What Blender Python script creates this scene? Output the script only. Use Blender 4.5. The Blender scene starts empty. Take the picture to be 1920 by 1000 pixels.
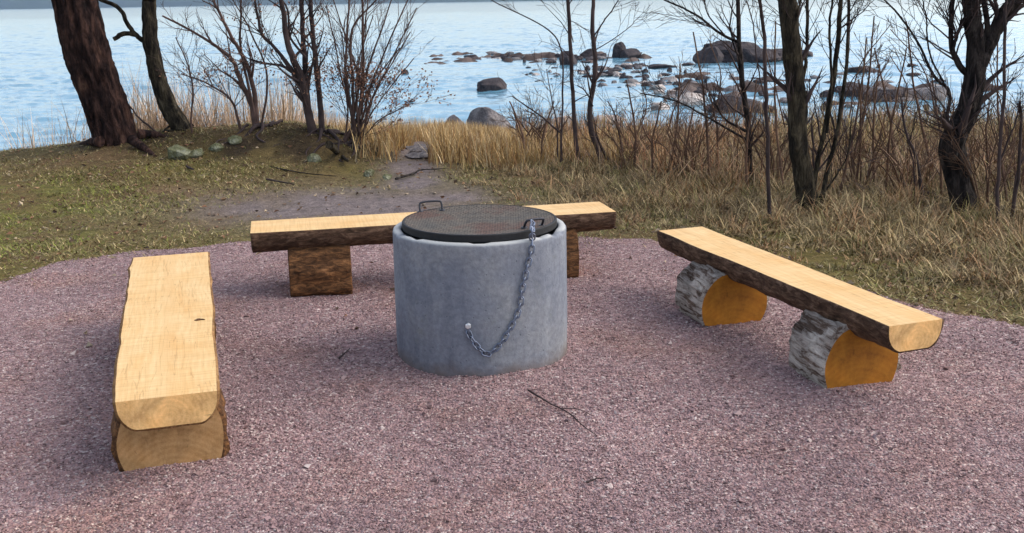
import bpy, bmesh, math, random
import numpy as np
from mathutils import Vector, Matrix

sc = bpy.context.scene
# ------------------------------------------------------------------ camera, sky, sun, exposure
F = 2000.0; PITCH = math.atan(500 / F); ROLL = math.radians(0.9); CAMH = 1.7
cam_d = bpy.data.cameras.new('camera'); cam = bpy.data.objects.new('camera', cam_d)
sc.collection.objects.link(cam); sc.camera = cam
cam_d.sensor_width = 36; cam_d.lens = 36 * F / 1920; cam_d.clip_start = 0.05; cam_d.clip_end = 9000
cam.matrix_world = Matrix.Translation((0, 0, CAMH)) @ Matrix.Rotation(math.pi / 2 - PITCH, 4, 'X') @ Matrix.Rotation(-ROLL, 4, 'Z')

SUN_EL = 42.0; SUN_AZ = 84.0          # azimuth clockwise from +Y (ahead), so the sun stands ahead and to the right
w = bpy.data.worlds.new('World'); sc.world = w; w.use_nodes = True
nt = w.node_tree; bg = nt.nodes['Background']
sky = nt.nodes.new('ShaderNodeTexSky'); sky.sky_type = 'NISHITA'; sky.sun_disc = False
sky.sun_elevation = math.radians(SUN_EL); sky.sun_rotation = math.radians(SUN_AZ)
sky.air_density = 1.0; sky.dust_density = 2.0; sky.ozone_density = 1.5
thin = nt.nodes.new('ShaderNodeHueSaturation'); thin.inputs['Saturation'].default_value = .62      # thin high cloud greys the blue
nt.links.new(sky.outputs[0], thin.inputs['Color']); nt.links.new(thin.outputs[0], bg.inputs[0]); bg.inputs[1].default_value = 0.16
sd = bpy.data.lights.new('sun', 'SUN'); sd.energy = 0.95; sd.angle = math.radians(55); sd.color = (1.0, 0.93, 0.82)
so = bpy.data.objects.new('sun', sd); sc.collection.objects.link(so)
a, e = math.radians(SUN_AZ), math.radians(SUN_EL)
sdir = Vector((math.sin(a) * math.cos(e), math.cos(a) * math.cos(e), math.sin(e)))
so.rotation_euler = sdir.to_track_quat('Z', 'Y').to_euler()
sc.view_settings.view_transform = 'Standard'; sc.view_settings.look = 'None'
sc.view_settings.exposure = 0.95; sc.view_settings.gamma = 1.0
sc.cycles.max_bounces = 6; sc.cycles.use_denoising = True

# ------------------------------------------------------------------ measuring helpers
def ray(px, py):
    x = (px - 960) / F; y = -(py - 500) / F
    c, s = math.cos(ROLL), math.sin(ROLL)
    x, y = c * x + s * y, -s * x + c * y
    return np.array([x, math.cos(PITCH) + y * math.sin(PITCH), -math.sin(PITCH) + y * math.cos(PITCH)])
O = np.array([0, 0, CAMH])
def pix(px, py, z=0.0):
    d = ray(px, py); return O + d * ((z - CAMH) / d[2])
def pd(px, py, D):
    d = ray(px, py); return O + d * (D / d[1])

# ------------------------------------------------------------------ noise
def _h(ix, iy, iz):
    n = (ix * 374761393 + iy * 668265263 + iz * 2147483647 * 3 + iz * 1274126177) & 0xffffffff
    n = ((n ^ (n >> 13)) * 1274126177) & 0xffffffff
    n = (n ^ (n >> 16)) & 0xffffffff
    return n / 4294967295.0
def vnoise(x, y, z=0.0):
    x, y, z = np.broadcast_arrays(np.asarray(x, float), np.asarray(y, float), np.asarray(z, float))
    xi = np.floor(x); yi = np.floor(y); zi = np.floor(z)
    fx, fy, fz = x - xi, y - yi, z - zi
    xi = xi.astype(np.int64); yi = yi.astype(np.int64); zi = zi.astype(np.int64)
    fx = fx * fx * (3 - 2 * fx); fy = fy * fy * (3 - 2 * fy); fz = fz * fz * (3 - 2 * fz)
    def L(a, b, t): return a + (b - a) * t
    r = []
    for dz in (0, 1):
        r.append(L(L(_h(xi, yi, zi + dz), _h(xi + 1, yi, zi + dz), fx), L(_h(xi, yi + 1, zi + dz), _h(xi + 1, yi + 1, zi + dz), fx), fy))
    return L(r[0], r[1], fz) * 2 - 1
def fbm(x, y, z=0.0, o=4):
    s = 0; am = 1; t = 0
    for i in range(o):
        s = s + am * vnoise(np.asarray(x) * 2 ** i + 17.3 * i, np.asarray(y) * 2 ** i - 9.1 * i, np.asarray(z) * 2 ** i + 5.7 * i); t += am; am *= .5
    return s / t
def sstep(a, b, x):
    t = np.clip((np.asarray(x, float) - a) / (b - a), 0, 1); return t * t * (3 - 2 * t)

# ------------------------------------------------------------------ object helpers
COL = sc.collection
def tag(o, label=None, cat=None, group=None, kind=None):
    if label: o['label'] = label
    if cat: o['category'] = cat
    if group: o['group'] = group
    if kind: o['kind'] = kind
    return o
def empty(name, loc, rz=0.0):
    o = bpy.data.objects.new(name, None); COL.objects.link(o); o.location = loc; o.rotation_euler = (0, 0, rz); o.empty_display_size = .1
    return o
def mesh_np(name, V, Fc, mat, parent=None, cols=None, smooth=False, inv=False, mats=None, midx=None):
    """V (n,3); Fc: list of (m,k) int arrays."""
    me = bpy.data.meshes.new(name)
    V = np.asarray(V, dtype=np.float32)
    if not isinstance(Fc, list): Fc = [Fc]
    Fc = [np.asarray(f, dtype=np.int32) for f in Fc if len(f)]
    loops = np.concatenate([f.ravel() for f in Fc]); tot = np.concatenate([np.full(len(f), f.shape[1], np.int32) for f in Fc])
    st = np.concatenate([[0], np.cumsum(tot)[:-1]]).astype(np.int32)
    me.vertices.add(len(V)); me.vertices.foreach_set('co', V.ravel())
    me.loops.add(len(loops)); me.loops.foreach_set('vertex_index', loops)
    me.polygons.add(len(tot)); me.polygons.foreach_set('loop_start', st); me.polygons.foreach_set('loop_total', tot)
    me.polygons.foreach_set('use_smooth', np.full(len(tot), smooth))
    for m in (mats or [mat]): me.materials.append(m)
    if midx is not None: me.polygons.foreach_set('material_index', np.asarray(midx, np.int32))
    if cols is not None:
        at = me.color_attributes.new('Col', 'FLOAT_COLOR', 'POINT')
        c = np.ones((len(V), 4), np.float32); c[:, :3] = cols; at.data.foreach_set('color', c.ravel())
    me.update(calc_edges=True); me.validate()
    o = bpy.data.objects.new(name, me); COL.objects.link(o)
    if parent is not None:
        o.parent = parent
        if inv: o.matrix_parent_inverse = Matrix.Translation(parent.location).inverted()
    return o

class Buf:
    def __init__(s): s.V = []; s.F = []; s.n = 0
    def add(s, V, Fq):
        s.V.append(V); s.F.append(np.asarray(Fq) + s.n); s.n += len(V)
    def build(s, name, mat, parent=None, smooth=True, inv=True):
        return mesh_np(name, np.concatenate(s.V), s.F, mat, parent, smooth=smooth, inv=inv)

def resample(pts, n):
    pts = np.asarray(pts, float)
    # Catmull-Rom
    P = np.vstack([2 * pts[0] - pts[1], pts, 2 * pts[-1] - pts[-2]])
    seg = len(pts) - 1
    t = np.linspace(0, seg, n); i = np.minimum(t.astype(int), seg - 1); u = (t - i)[:, None]
    a, b, c, d = P[i], P[i + 1], P[i + 2], P[i + 3]
    return .5 * ((2 * b) + (c - a) * u + (2 * a - 5 * b + 4 * c - d) * u ** 2 + (3 * b - a - 3 * c + d) * u ** 3)
def tube(buf, pts, rad, k=6, rough=0.0, rs=6.0, cap=True, seed=0.0, ridge=0.0):
    pts = np.asarray(pts, float); n = len(pts); rad = np.broadcast_to(np.asarray(rad, float), (n,))
    T = np.gradient(pts, axis=0); T /= np.linalg.norm(T, axis=1)[:, None] + 1e-9
    ref = np.array([0, 1, 0.]) if abs(T[0][1]) < .8 else np.array([1, 0, 0.])
    A = np.cross(T, ref); A /= np.linalg.norm(A, axis=1)[:, None] + 1e-9; B = np.cross(T, A)
    th = np.arange(k) * 2 * math.pi / k
    ring = A[:, None] * np.cos(th)[None, :, None] + B[:, None] * np.sin(th)[None, :, None]
    R = np.repeat(rad[:, None], k, 1)
    if rough:
        q = pts[:, None] + ring * rad[:, None, None]
        R = R * (1 + rough * fbm(q[..., 0] * rs + seed, q[..., 1] * rs, q[..., 2] * rs * .5))
    if ridge:
        L = np.cumsum(np.r_[0, np.linalg.norm(np.diff(pts, axis=0), axis=1)])
        cx = np.cos(th) * 5; cy = np.sin(th) * 5
        R = R * (1 - ridge * np.abs(fbm(cx[None] + seed, cy[None], L[:, None] * 3.0, 3)))
    V = pts[:, None] + ring * R[..., None]
    V = V.reshape(-1, 3)
    i = np.arange(n - 1)[:, None] * k; j = np.arange(k)[None]; j2 = (j + 1) % k
    Q = np.stack([i + j, i + j2, i + k + j2, i + k + j], -1).reshape(-1, 4)
    buf.add(V, Q)
    if cap and k > 4:
        buf.add(V[-k:], np.arange(k)[None]); buf.add(V[:k], np.arange(k)[::-1][None])

# ------------------------------------------------------------------ materials
def new_mat(name, rough=.8, spec=.3):
    m = bpy.data.materials.new(name); m.use_nodes = True
    b = m.node_tree.nodes['Principled BSDF']; b.inputs['Roughness'].default_value = rough
    b.inputs['Specular IOR Level'].default_value = spec
    return m, m.node_tree, b
def N(nt, typ, **kw):
    n = nt.nodes.new(typ)
    for k, v in kw.items():
        if k in n.inputs.keys(): n.inputs[k].default_value = v
        else: setattr(n, k, v)
    return n
def ramp(nt, fac, stops, interp='LINEAR'):
    r = nt.nodes.new('ShaderNodeValToRGB'); r.color_ramp.interpolation = interp
    el = r.color_ramp.elements
    while len(el) < len(stops): el.new(.5)
    for e_, (p, c) in zip(el, stops): e_.position = p; e_.color = (*c, 1)
    nt.links.new(fac, r.inputs[0]); return r.outputs[0]
def mix(nt, fac, c1, c2, mode='MIX'):
    m = nt.nodes.new('ShaderNodeMix'); m.data_type = 'RGBA'; m.blend_type = mode
    for s, v in ((m.inputs[0], fac), (m.inputs[6], c1), (m.inputs[7], c2)):
        if isinstance(v, bpy.types.NodeSocket): nt.links.new(v, s)
        elif isinstance(v, (int, float)): s.default_value = v
        else: s.default_value = (*v, 1)
    return m.outputs[2]
def coords(nt, scale=(1, 1, 1), kind='Object'):
    tc = nt.nodes.new('ShaderNodeTexCoord'); mp = nt.nodes.new('ShaderNodeMapping'); mp.inputs['Scale'].default_value = scale
    nt.links.new(tc.outputs[kind], mp.inputs[0]); return mp.outputs[0]
def noise(nt, vec, scale, detail=4, rough=.55, dist=0.0):
    n = N(nt, 'ShaderNodeTexNoise'); n.inputs['Scale'].default_value = scale; n.inputs['Detail'].default_value = detail
    n.inputs['Roughness'].default_value = rough; n.inputs['Distortion'].default_value = dist
    nt.links.new(vec, n.inputs['Vector']); return n.outputs[0]
def bump(nt, b, h, strength=.5, dist=.01, normal=None):
    n = nt.nodes.new('ShaderNodeBump'); n.inputs['Strength'].default_value = strength; n.inputs['Distance'].default_value = dist
    nt.links.new(h, n.inputs['Height'])
    if normal is not None: nt.links.new(normal, n.inputs['Normal'])
    nt.links.new(n.outputs[0], b.inputs['Normal']); return n.outputs[0]
def col_of(nt, b, c): nt.links.new(c, b.inputs['Base Color'])

def mat_attr(name, rough=.85, var=.25, spec=.2):
    m, nt, b = new_mat(name, rough, spec)
    at = N(nt, 'ShaderNodeAttribute', attribute_name='Col')
    g = nt.nodes.new('ShaderNodeNewGeometry')
    mr = N(nt, 'ShaderNodeMapRange'); mr.inputs['To Min'].default_value = 1 - var; mr.inputs['To Max'].default_value = 1 + var
    nt.links.new(g.outputs['Random Per Island'], mr.inputs[0])
    cc = nt.nodes.new('ShaderNodeCombineColor')
    for i in range(3): nt.links.new(mr.outputs[0], cc.inputs[i])
    col_of(nt, b, mix(nt, 1.0, at.outputs['Color'], cc.outputs[0], 'MULTIPLY'))
    return m
M = {}
M['blade'] = mat_attr('grass_blades', .7, .3, .25)

def mat_gravel():
    m, nt, b = new_mat('crushed_pink_gravel', .9, .2)
    v = coords(nt)
    vo = N(nt, 'ShaderNodeTexVoronoi', Scale=85.0); nt.links.new(v, vo.inputs['Vector'])
    sep = nt.nodes.new('ShaderNodeSeparateColor'); nt.links.new(vo.outputs['Color'], sep.inputs[0])
    c = ramp(nt, sep.outputs[0], GR, 'LINEAR')
    big = noise(nt, v, 1.1, 5, .6)
    c2 = mix(nt, ramp(nt, big, [(.5, (0, 0, 0)), (.8, (1, 1, 1))]), c, mix(nt, 1.0, c, (.95, .82, .68), 'MULTIPLY'))
    fine = noise(nt, v, 22, 3, .6); damp = noise(nt, v, .7, 4, .6); c2 = mix(nt, 1.0, c2, ramp(nt, damp, [(.38, (.80, .79, .80)), (.6, (1.04, 1.03, 1.02))]), 'MULTIPLY')
    c3 = mix(nt, 1.0, c2, ramp(nt, fine, [(.3, (.62, .6, .62)), (.65, (1.1, 1.1, 1.1))]), 'MULTIPLY')
    col_of(nt, b, c3)
    inv = N(nt, 'ShaderNodeMath', operation='SUBTRACT'); inv.inputs[0].default_value = 1; nt.links.new(vo.outputs['Distance'], inv.inputs[1])
    n1 = bump(nt, b, inv.outputs[0], 1.0, .009)
    bump(nt, b, noise(nt, v, 14, 4), .6, .02, n1)
    return m
GR = [(0, (.11, .07, .07)), (.12, (.21, .135, .13)), (.35, (.32, .205, .20)), (.58, (.385, .245, .235)), (.74, (.30, .21, .215)), (.88, (.43, .31, .285)), (1, (.60, .50, .46))]
M['gravel'] = mat_gravel()
def mat_stones():
    m, nt, b = new_mat('gravel_chips', .85, .25)
    g = nt.nodes.new('ShaderNodeNewGeometry')
    c = ramp(nt, g.outputs['Random Per Island'], GR)
    tc = coords(nt)
    c2 = mix(nt, ramp(nt, noise(nt, tc, 1.1, 5, .6), [(.5, (0, 0, 0)), (.8, (1, 1, 1))]), c, mix(nt, 1.0, c, (.95, .82, .68), 'MULTIPLY'))
    c2 = mix(nt, 1.0, c2, ramp(nt, noise(nt, tc, .7, 4, .6), [(.38, (.80, .79, .80)), (.6, (1.04, 1.03, 1.02))]), 'MULTIPLY')
    col_of(nt, b, c2); return m
M['stones'] = mat_stones()

def mat_ground():
    m, nt, b = new_mat('soil_and_moss', .95, .1)
    v = coords(nt); at = N(nt, 'ShaderNodeAttribute', attribute_name='Col')
    n = noise(nt, v, 9, 8, .7); n2 = noise(nt, v, 60, 4, .6)
    c = mix(nt, 1.0, at.outputs['Color'], ramp(nt, n, [(.3, (.55, .55, .55)), (.7, (1.35, 1.3, 1.2))]), 'MULTIPLY')
    c = mix(nt, 1.0, c, ramp(nt, n2, [(.3, (.6, .6, .6)), (.7, (1.35, 1.35, 1.35))]), 'MULTIPLY')
    col_of(nt, b, c); n1 = bump(nt, b, n, .8, .05); bump(nt, b, n2, .8, .012, n1); return m
M['ground'] = mat_ground()

def mat_water():
    m, nt, b = new_mat('rippled_sea_water', .10, .5)
    b.inputs['IOR'].default_value = 1.33
    h3 = noise(nt, coords(nt, (.25, 1, 1)), .06, 3)
    col_of(nt, b, mix(nt, h3, (.10, .25, .345), (.15, .31, .41)))
    bump(nt, b, noise(nt, coords(nt, (1, 1.6, 1)), 5, 4, .6, .4), .35, .03)
    return m
M['water'] = mat_water()

def mat_wood(name, light, dark, ringscale=55, sat=1.0, knots=True):
    m, nt, b = new_mat(name, .62, .3)
    tc = nt.nodes.new('ShaderNodeTexCoord')
    sx = nt.nodes.new('ShaderNodeSeparateXYZ')
    wob = N(nt, 'ShaderNodeTexNoise'); wob.inputs['Scale'].default_value = 1.6; wob.inputs['Detail'].default_value = 2
    nt.links.new(tc.outputs['Object'], wob.inputs['Vector'])
    nt.links.new(tc.outputs['Object'], sx.inputs[0])
    def math_(op, a, b_):
        n = N(nt, 'ShaderNodeMath', operation=op)
        for s, v in ((n.inputs[0], a), (n.inputs[1], b_)):
            if isinstance(v, bpy.types.NodeSocket): nt.links.new(v, s)
            else: s.default_value = v
        return n.outputs[0]
    yy = math_('ADD', sx.outputs[1], math_('MULTIPLY', math_('SUBTRACT', wob.outputs[0], .5), .09))
    zz = math_('ADD', sx.outputs[2], .075)
    r = math_('SQRT', math_('ADD', math_('MULTIPLY', yy, yy), math_('MULTIPLY', zz, zz)), 0)
    s = math_('SINE', math_('MULTIPLY', r, ringscale * 6.28), 0)
    s = math_('MULTIPLY_ADD', s, .5); nt.nodes[-1].inputs[2].default_value = .5
    fib = noise(nt, coords(nt, (2.5, 60, 60)), 3, 4, .6)
    blot = noise(nt, coords(nt, (1, 3, 3)), 2.4, 5, .6)
    f = math_('ADD', math_('MULTIPLY', s, .16), math_('MULTIPLY', fib, .75))
    c = ramp(nt, f, [(.15, light), (.75, dark)])
    c = mix(nt, ramp(nt, blot, [(.4, (0, 0, 0)), (.75, (1, 1, 1))]), c, mix(nt, 1.0, c, (.93, .80, .62), 'MULTIPLY'))
    if knots:
        vo = N(nt, 'ShaderNodeTexVoronoi', Scale=1.0); nt.links.new(coords(nt, (1.5, 3.4, 3.4)), vo.inputs['Vector'])
        c = mix(nt, ramp(nt, vo.outputs['Distance'], [(.045, (1, 1, 1)), (.11, (0, 0, 0))]), c, (.20, .09, .03))
        chk = noise(nt, coords(nt, (1.1, 26, 26)), 1.3, 2, .5)
        c = mix(nt, ramp(nt, chk, [(.490, (0, 0, 0)), (.498, (.6, .6, .6)), (.502, (.6, .6, .6)), (.510, (0, 0, 0))]), c, mix(nt, 1.0, c, (.62, .52, .4), 'MULTIPLY'))
        # saw cuts across the board
        saw = noise(nt, coords(nt, (70, 3, 3)), 1.2, 2, .5)
        c = mix(nt, .5, c, mix(nt, 1.0, c, ramp(nt, saw, [(.35, (.78, .74, .66)), (.6, (1.04, 1.04, 1.04))]), 'MULTIPLY'))
        bump(nt, b, saw, .35, .003)
    else:
        # sap stains and drying cracks that run out from the pith
        an = N(nt, 'ShaderNodeMath', operation='ARCTAN2'); nt.links.new(yy, an.inputs[0]); nt.links.new(zz, an.inputs[1])
        cb = nt.nodes.new('ShaderNodeCombineXYZ'); nt.links.new(math_('MULTIPLY', an.outputs[0], 3.2), cb.inputs[0]); nt.links.new(math_('MULTIPLY', r, 3.0), cb.inputs[1])
        ck = noise(nt, cb.outputs[0], 2.2, 3, .6)
        c = mix(nt, 1.0, c, ramp(nt, ck, [(.28, (.35, .32, .3)), (.36, (1, 1, 1))]), 'MULTIPLY')
        st_ = noise(nt, coords(nt), 9, 6, .7)
        c = mix(nt, 1.0, c, ramp(nt, st_, [(.3, (.55, .48, .42)), (.5, (1, 1, 1)), (.72, (1.4, 1.45, 1.6))]), 'MULTIPLY')
        bump(nt, b, st_, .4, .004)
    col_of(nt, b, c); return m
M['wood'] = mat_wood('fresh_sawn_wood', (.80, .57, .29), (.68, .43, .185))
M['wood_end'] = mat_wood('sawn_end_grain', (.84, .54, .24), (.62, .36, .13), 60, knots=False)
M['wood_orange'] = mat_wood('orange_end_grain', (.40, .165, .013), (.31, .11, .008), 40, knots=False)
M['wood_brown'] = mat_wood('weathered_end_grain', (.46, .28, .13), (.30, .17, .065), 45, knots=False)

def mat_bark(name, stops, sx=3.0, sc_=16.0, bs=.012, b_str=1.0, rough=.95):
    m, nt, b = new_mat(name, rough, .15)
    v = coords(nt, (1.0, sx, sx))
    n = noise(nt, v, sc_, 7, .68, .6); n2 = noise(nt, coords(nt), 4, 3)
    c = ramp(nt, n, stops)
    c = mix(nt, 1.0, c, ramp(nt, n2, [(.3, (.65, .62, .6)), (.7, (1.3, 1.25, 1.2))]), 'MULTIPLY')
    col_of(nt, b, c); bump(nt, b, n, b_str, bs); return m
M['bark'] = mat_bark('dark_bench_bark', [(.3, (.02, .013, .009)), (.5, (.085, .05, .032)), (.68, (.2, .13, .09)), (.8, (.38, .3, .24))])
M['bark_thin'] = mat_bark('thin_inner_bark', [(.3, (.08, .045, .02)), (.5, (.24, .13, .055)), (.7, (.42, .27, .13))])
M['bark_brown'] = mat_bark('red_brown_bark', [(.3, (.02, .012, .008)), (.5, (.1, .05, .024)), (.66, (.25, .12, .05)), (.8, (.38, .26, .16))])
M['bark_grey'] = mat_bark('flaking_grey_bark', [(.30, (.035, .022, .016)), (.42, (.15, .105, .08)), (.50, (.36, .32, .285)), (.66, (.60, .55, .49))], 8.0, 4.5, .03)

def mat_trunk(name, stops, zs=.3, s=14, dist=.03):
    m, nt, b = new_mat(name, .95, .1)
    v = coords(nt, (1, 1, zs))
    n = noise(nt, v, s, 7, .65, .4)
    c = ramp(nt, n, stops)
    n5 = noise(nt, v, s * 3.1, 4, .6, .8); c = mix(nt, 1.0, c, ramp(nt, n5, [(.3, (.5, .5, .5)), (.65, (1.3, 1.3, 1.3))]), 'MULTIPLY')
    col_of(nt, b, c)
    n1 = bump(nt, b, n5, .6, dist); bump(nt, b, n, 1.0, dist * 1.5, n1); return m
M['pine'] = mat_trunk('pine_bark', [(.36, (.008, .005, .005)), (.48, (.027, .015, .013)), (.6, (.065, .034, .026)), (.72, (.14, .08, .055))], .35, 11)
M['trunk'] = mat_trunk('mossy_trunk_bark', [(.36, (.009, .007, .006)), (.48, (.026, .021, .015)), (.6, (.065, .052, .033)), (.72, (.13, .105, .075))], .3, 18, .015)
M['trunk_dark'] = mat_trunk('wet_dark_trunk_bark', [(.36, (.007, .006, .006)), (.48, (.02, .016, .015)), (.6, (.05, .04, .035)), (.72, (.11, .095, .08))], .3, 18, .015)
def mat_flat(name, c1, c2, s=8, rough=.9, spec=.15):
    m, nt, b = new_mat(name, rough, spec); col_of(nt, b, mix(nt, ramp(nt, noise(nt, coords(nt), s, 4), [(.35, (0, 0, 0)), (.65, (1, 1, 1))]), c1, c2)); return m
M['twig'] = mat_flat('twig_bark', (.055, .035, .03), (.13, .08, .065), 6)
M['twig_brown'] = mat_flat('red_brown_twig_bark', (.075, .045, .033), (.17, .10, .065), 5)
M['twig_dark'] = mat_flat('dark_twig_bark', (.03, .022, .022), (.075, .052, .048), 6)
def mat_rock(name, stops, s=3.0):
    m, nt, b = new_mat(name, .85, .25)
    v = coords(nt, (1, 1, 1), 'Object'); n = noise(nt, v, s, 8, .65); n2 = noise(nt, v, s * 9, 4, .6)
    c = ramp(nt, n, stops); c = mix(nt, 1.0, c, ramp(nt, n2, [(.3, (.6, .6, .6)), (.7, (1.3, 1.3, 1.3))]), 'MULTIPLY')
    col_of(nt, b, c); n1 = bump(nt, b, n, .7, .15); bump(nt, b, n2, .6, .03, n1); return m
M['rock_dark'] = mat_rock('wet_dark_rock', [(.3, (.022, .018, .022)), (.55, (.06, .048, .05)), (.75, (.13, .10, .09))])
M['rock_grey'] = mat_rock('grey_granite', [(.3, (.07, .06, .06)), (.5, (.17, .15, .15)), (.7, (.30, .26, .24))])
M['rock_pale'] = mat_rock('pale_beach_stone', [(.3, (.28, .22, .2)), (.5, (.45, .38, .34)), (.7, (.62, .55, .5))])
M['rock_moss'] = mat_rock('mossy_stone', [(.35, (.07, .08, .035)), (.5, (.16, .16, .08)), (.7, (.36, .36, .27))], 6)

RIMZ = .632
def mat_concrete():
    m, nt, b = new_mat('cast_concrete', .8, .3)
    v = coords(nt); n = noise(nt, v, 3.2, 7, .62); n2 = noise(nt, v, 45, 5, .65); st = noise(nt, coords(nt, (6, 6, .8)), 2.0, 4, .6)
    c = ramp(nt, n, [(.3, (.15, .163, .20)), (.5, (.195, .206, .235)), (.7, (.25, .253, .26))])
    c = mix(nt, 1.0, c, ramp(nt, n2, [(.28, (.74, .75, .78)), (.7, (1.2, 1.2, 1.19))]), 'MULTIPLY')
    c = mix(nt, .6, c, mix(nt, 1.0, c, ramp(nt, st, [(.35, (.78, .78, .8)), (.65, (1.12, 1.12, 1.1))]), 'MULTIPLY'))
    vo = N(nt, 'ShaderNodeTexVoronoi', Scale=24.0); nt.links.new(v, vo.inputs['Vector'])
    pit = ramp(nt, vo.outputs['Distance'], [(.05, (0, 0, 0)), (.12, (1, 1, 1))])
    c = mix(nt, 1.0, c, ramp(nt, vo.outputs['Distance'], [(.04, (.6, .6, .62)), (.11, (1, 1, 1))]), 'MULTIPLY')
    sp = nt.nodes.new('ShaderNodeSeparateXYZ'); nt.links.new(v, sp.inputs[0])
    hh_ = N(nt, 'ShaderNodeMath', operation='MULTIPLY_ADD'); nt.links.new(noise(nt, v, 9, 5, .7), hh_.inputs[0]); hh_.inputs[1].default_value = .16; nt.links.new(sp.outputs[2], hh_.inputs[2])
    c = mix(nt, ramp(nt, hh_.outputs[0], [(.07, (.75, .75, .75)), (.15, (0, 0, 0))]), c, (.13, .09, .07))     # splashed earth round the foot
    c = mix(nt, ramp(nt, noise(nt, v, 5.5, 6, .75), [(.6, (0, 0, 0)), (.72, (.45, .45, .45))]), c, (.12, .13, .10))
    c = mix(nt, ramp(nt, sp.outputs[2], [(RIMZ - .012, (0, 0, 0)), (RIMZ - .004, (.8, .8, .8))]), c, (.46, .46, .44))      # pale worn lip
    col_of(nt, b, c); n1 = bump(nt, b, pit, .5, .004); n3 = bump(nt, b, n2, .45, .006, n1); bump(nt, b, n, .4, .02, n3); return m
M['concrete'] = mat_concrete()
def mat_lid():
    m, nt, b = new_mat('rusty_blackened_steel', .8, .3); b.inputs['Metallic'].default_value = .1
    v = coords(nt); n = noise(nt, v, 3.0, 6, .65); n2 = noise(nt, v, 70, 4, .6)
    c = ramp(nt, n, [(.34, (.075, .072, .066)), (.5, (.105, .088, .072)), (.62, (.10, .055, .042)), (.8, (.14, .125, .11))])
    c = mix(nt, 1.0, c, ramp(nt, n2, [(.3, (.45, .45, .45)), (.7, (1.5, 1.45, 1.4))]), 'MULTIPLY')
    hs = []
    for ax in ((1, 1, 0), (1, -1, 0)):      # raised crossing ribs of tread plate
        wv_ = N(nt, 'ShaderNodeTexWave'); wv_.inputs['Scale'].default_value = 17; wv_.inputs['Distortion'].default_value = .6
        rt = nt.nodes.new('ShaderNodeMapping'); rt.inputs['Rotation'].default_value = (0, 0, .75 * ax[1]); nt.links.new(v, rt.inputs[0]); nt.links.new(rt.outputs[0], wv_.inputs['Vector']); hs.append(wv_.outputs['Fac'])
    mx = N(nt, 'ShaderNodeMath', operation='MAXIMUM'); nt.links.new(hs[0], mx.inputs[0]); nt.links.new(hs[1], mx.inputs[1])
    c = mix(nt, 1.0, c, ramp(nt, mx.outputs[0], [(.45, (.45, .45, .45)), (.95, (1.25, 1.25, 1.25))]), 'MULTIPLY')
    col_of(nt, b, c); n1 = bump(nt, b, mx.outputs[0], .7, .004); bump(nt, b, n2, .6, .004, n1); return m
M['lid'] = mat_lid()
def mat_metal(name, c, rough, met=1.0):
    m, nt, b = new_mat(name, rough, .5); b.inputs['Metallic'].default_value = met
    n = noise(nt, coords(nt), 60, 3); col_of(nt, b, ramp(nt, n, [(.3, tuple(x * .6 for x in c)), (.7, c)])); return m
M['iron'] = mat_metal('black_iron', (.035, .035, .045), .5, .4)
M['rim_iron'] = mat_metal('sooty_iron', (.012, .012, .014), .7, .2)
M['chain'] = mat_metal('galvanised_chain', (.22, .25, .33), .45, .7)
M['bolt'] = mat_metal('bright_bolt', (.85, .85, .85), .35, .5)
M['leafdry'] = mat_attr('dry_leaves', .7, .35)

# ------------------------------------------------------------------ terrain
GC = np.array([-0.25, 3.9]); 
def grav_r(th):
    return 1.0 + .035 * fbm(np.cos(th) * 2 + 3, np.sin(th) * 2 + 7) + .012 * fbm(np.cos(th) * 14, np.sin(th) * 14)
# gravel edge: ellipse-like outline through the measured points
EDGE_PIX = [(0, 530), (130, 490), (250, 474), (390, 460), (520, 452), (750, 448), (1000, 446), (1150, 448), (1235, 452), (1350, 478), (1440, 505), (1600, 545), (1800, 588), (1920, 615)]
_e = [tuple(pix(*p)[:2]) for p in EDGE_PIX]
_e = [(-4.9, -2.5), (-4.6, 1.5), (-4.2, 4.2), (-3.75, 5.6)] + _e + [(3.1, 4.6), (3.7, 2.5), (4.3, -2.5)]
EX = np.array(_e)
def edge_poly():
    P = resample(np.c_[EX, np.zeros(len(EX))], 260)[:, :2]
    n = fbm(P[:, 0] * 3, P[:, 1] * 3, 4.0, 4) * .11 + fbm(P[:, 0] * 14, P[:, 1] * 14, 2.0, 2) * .025
    T = np.gradient(P, axis=0); T /= np.linalg.norm(T, axis=1)[:, None]
    return P + np.c_[-T[:, 1], T[:, 0]] * n[:, None]
EP = edge_poly()
def in_poly(x, y, P=None):
    P = EP if P is None else P
    x = np.asarray(x, float); y = np.asarray(y, float); r = np.zeros(x.shape, bool)
    for (x0, y0), (x1, y1) in zip(P, np.roll(P, -1, 0)):
        c = ((y0 > y) != (y1 > y)) & (x < (x1 - x0) * (y - y0) / (y1 - y0 + 1e-12) + x0)
        r ^= c
    return r
EPs = EP[::3]
def edge_dist(x, y):
    """positive outside the gravel"""
    x = np.asarray(x, float); y = np.asarray(y, float); d = np.full(x.shape, 1e9)
    for (x0, y0), (x1, y1) in zip(EPs[:-1], EPs[1:]):
        dx, dy = x1 - x0, y1 - y0; L = dx * dx + dy * dy + 1e-9
        t = np.clip(((x - x0) * dx + (y - y0) * dy) / L, 0, 1)
        d = np.minimum(d, np.hypot(x - x0 - t * dx, y - y0 - t * dy))
    return np.where(in_poly(x, y), -d, d)
WATER = -1.6
def shore_y(x):
    x = np.asarray(x, float)
    return 17 + 10.3 * sstep(-3.4, -1.2, x) + .8 * vnoise(x * .5, 3.3)
SHO = [(-2, 64), (5, 62), (7.6, 48), (8.5, 39), (13, 35), (17, 36)]
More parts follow.
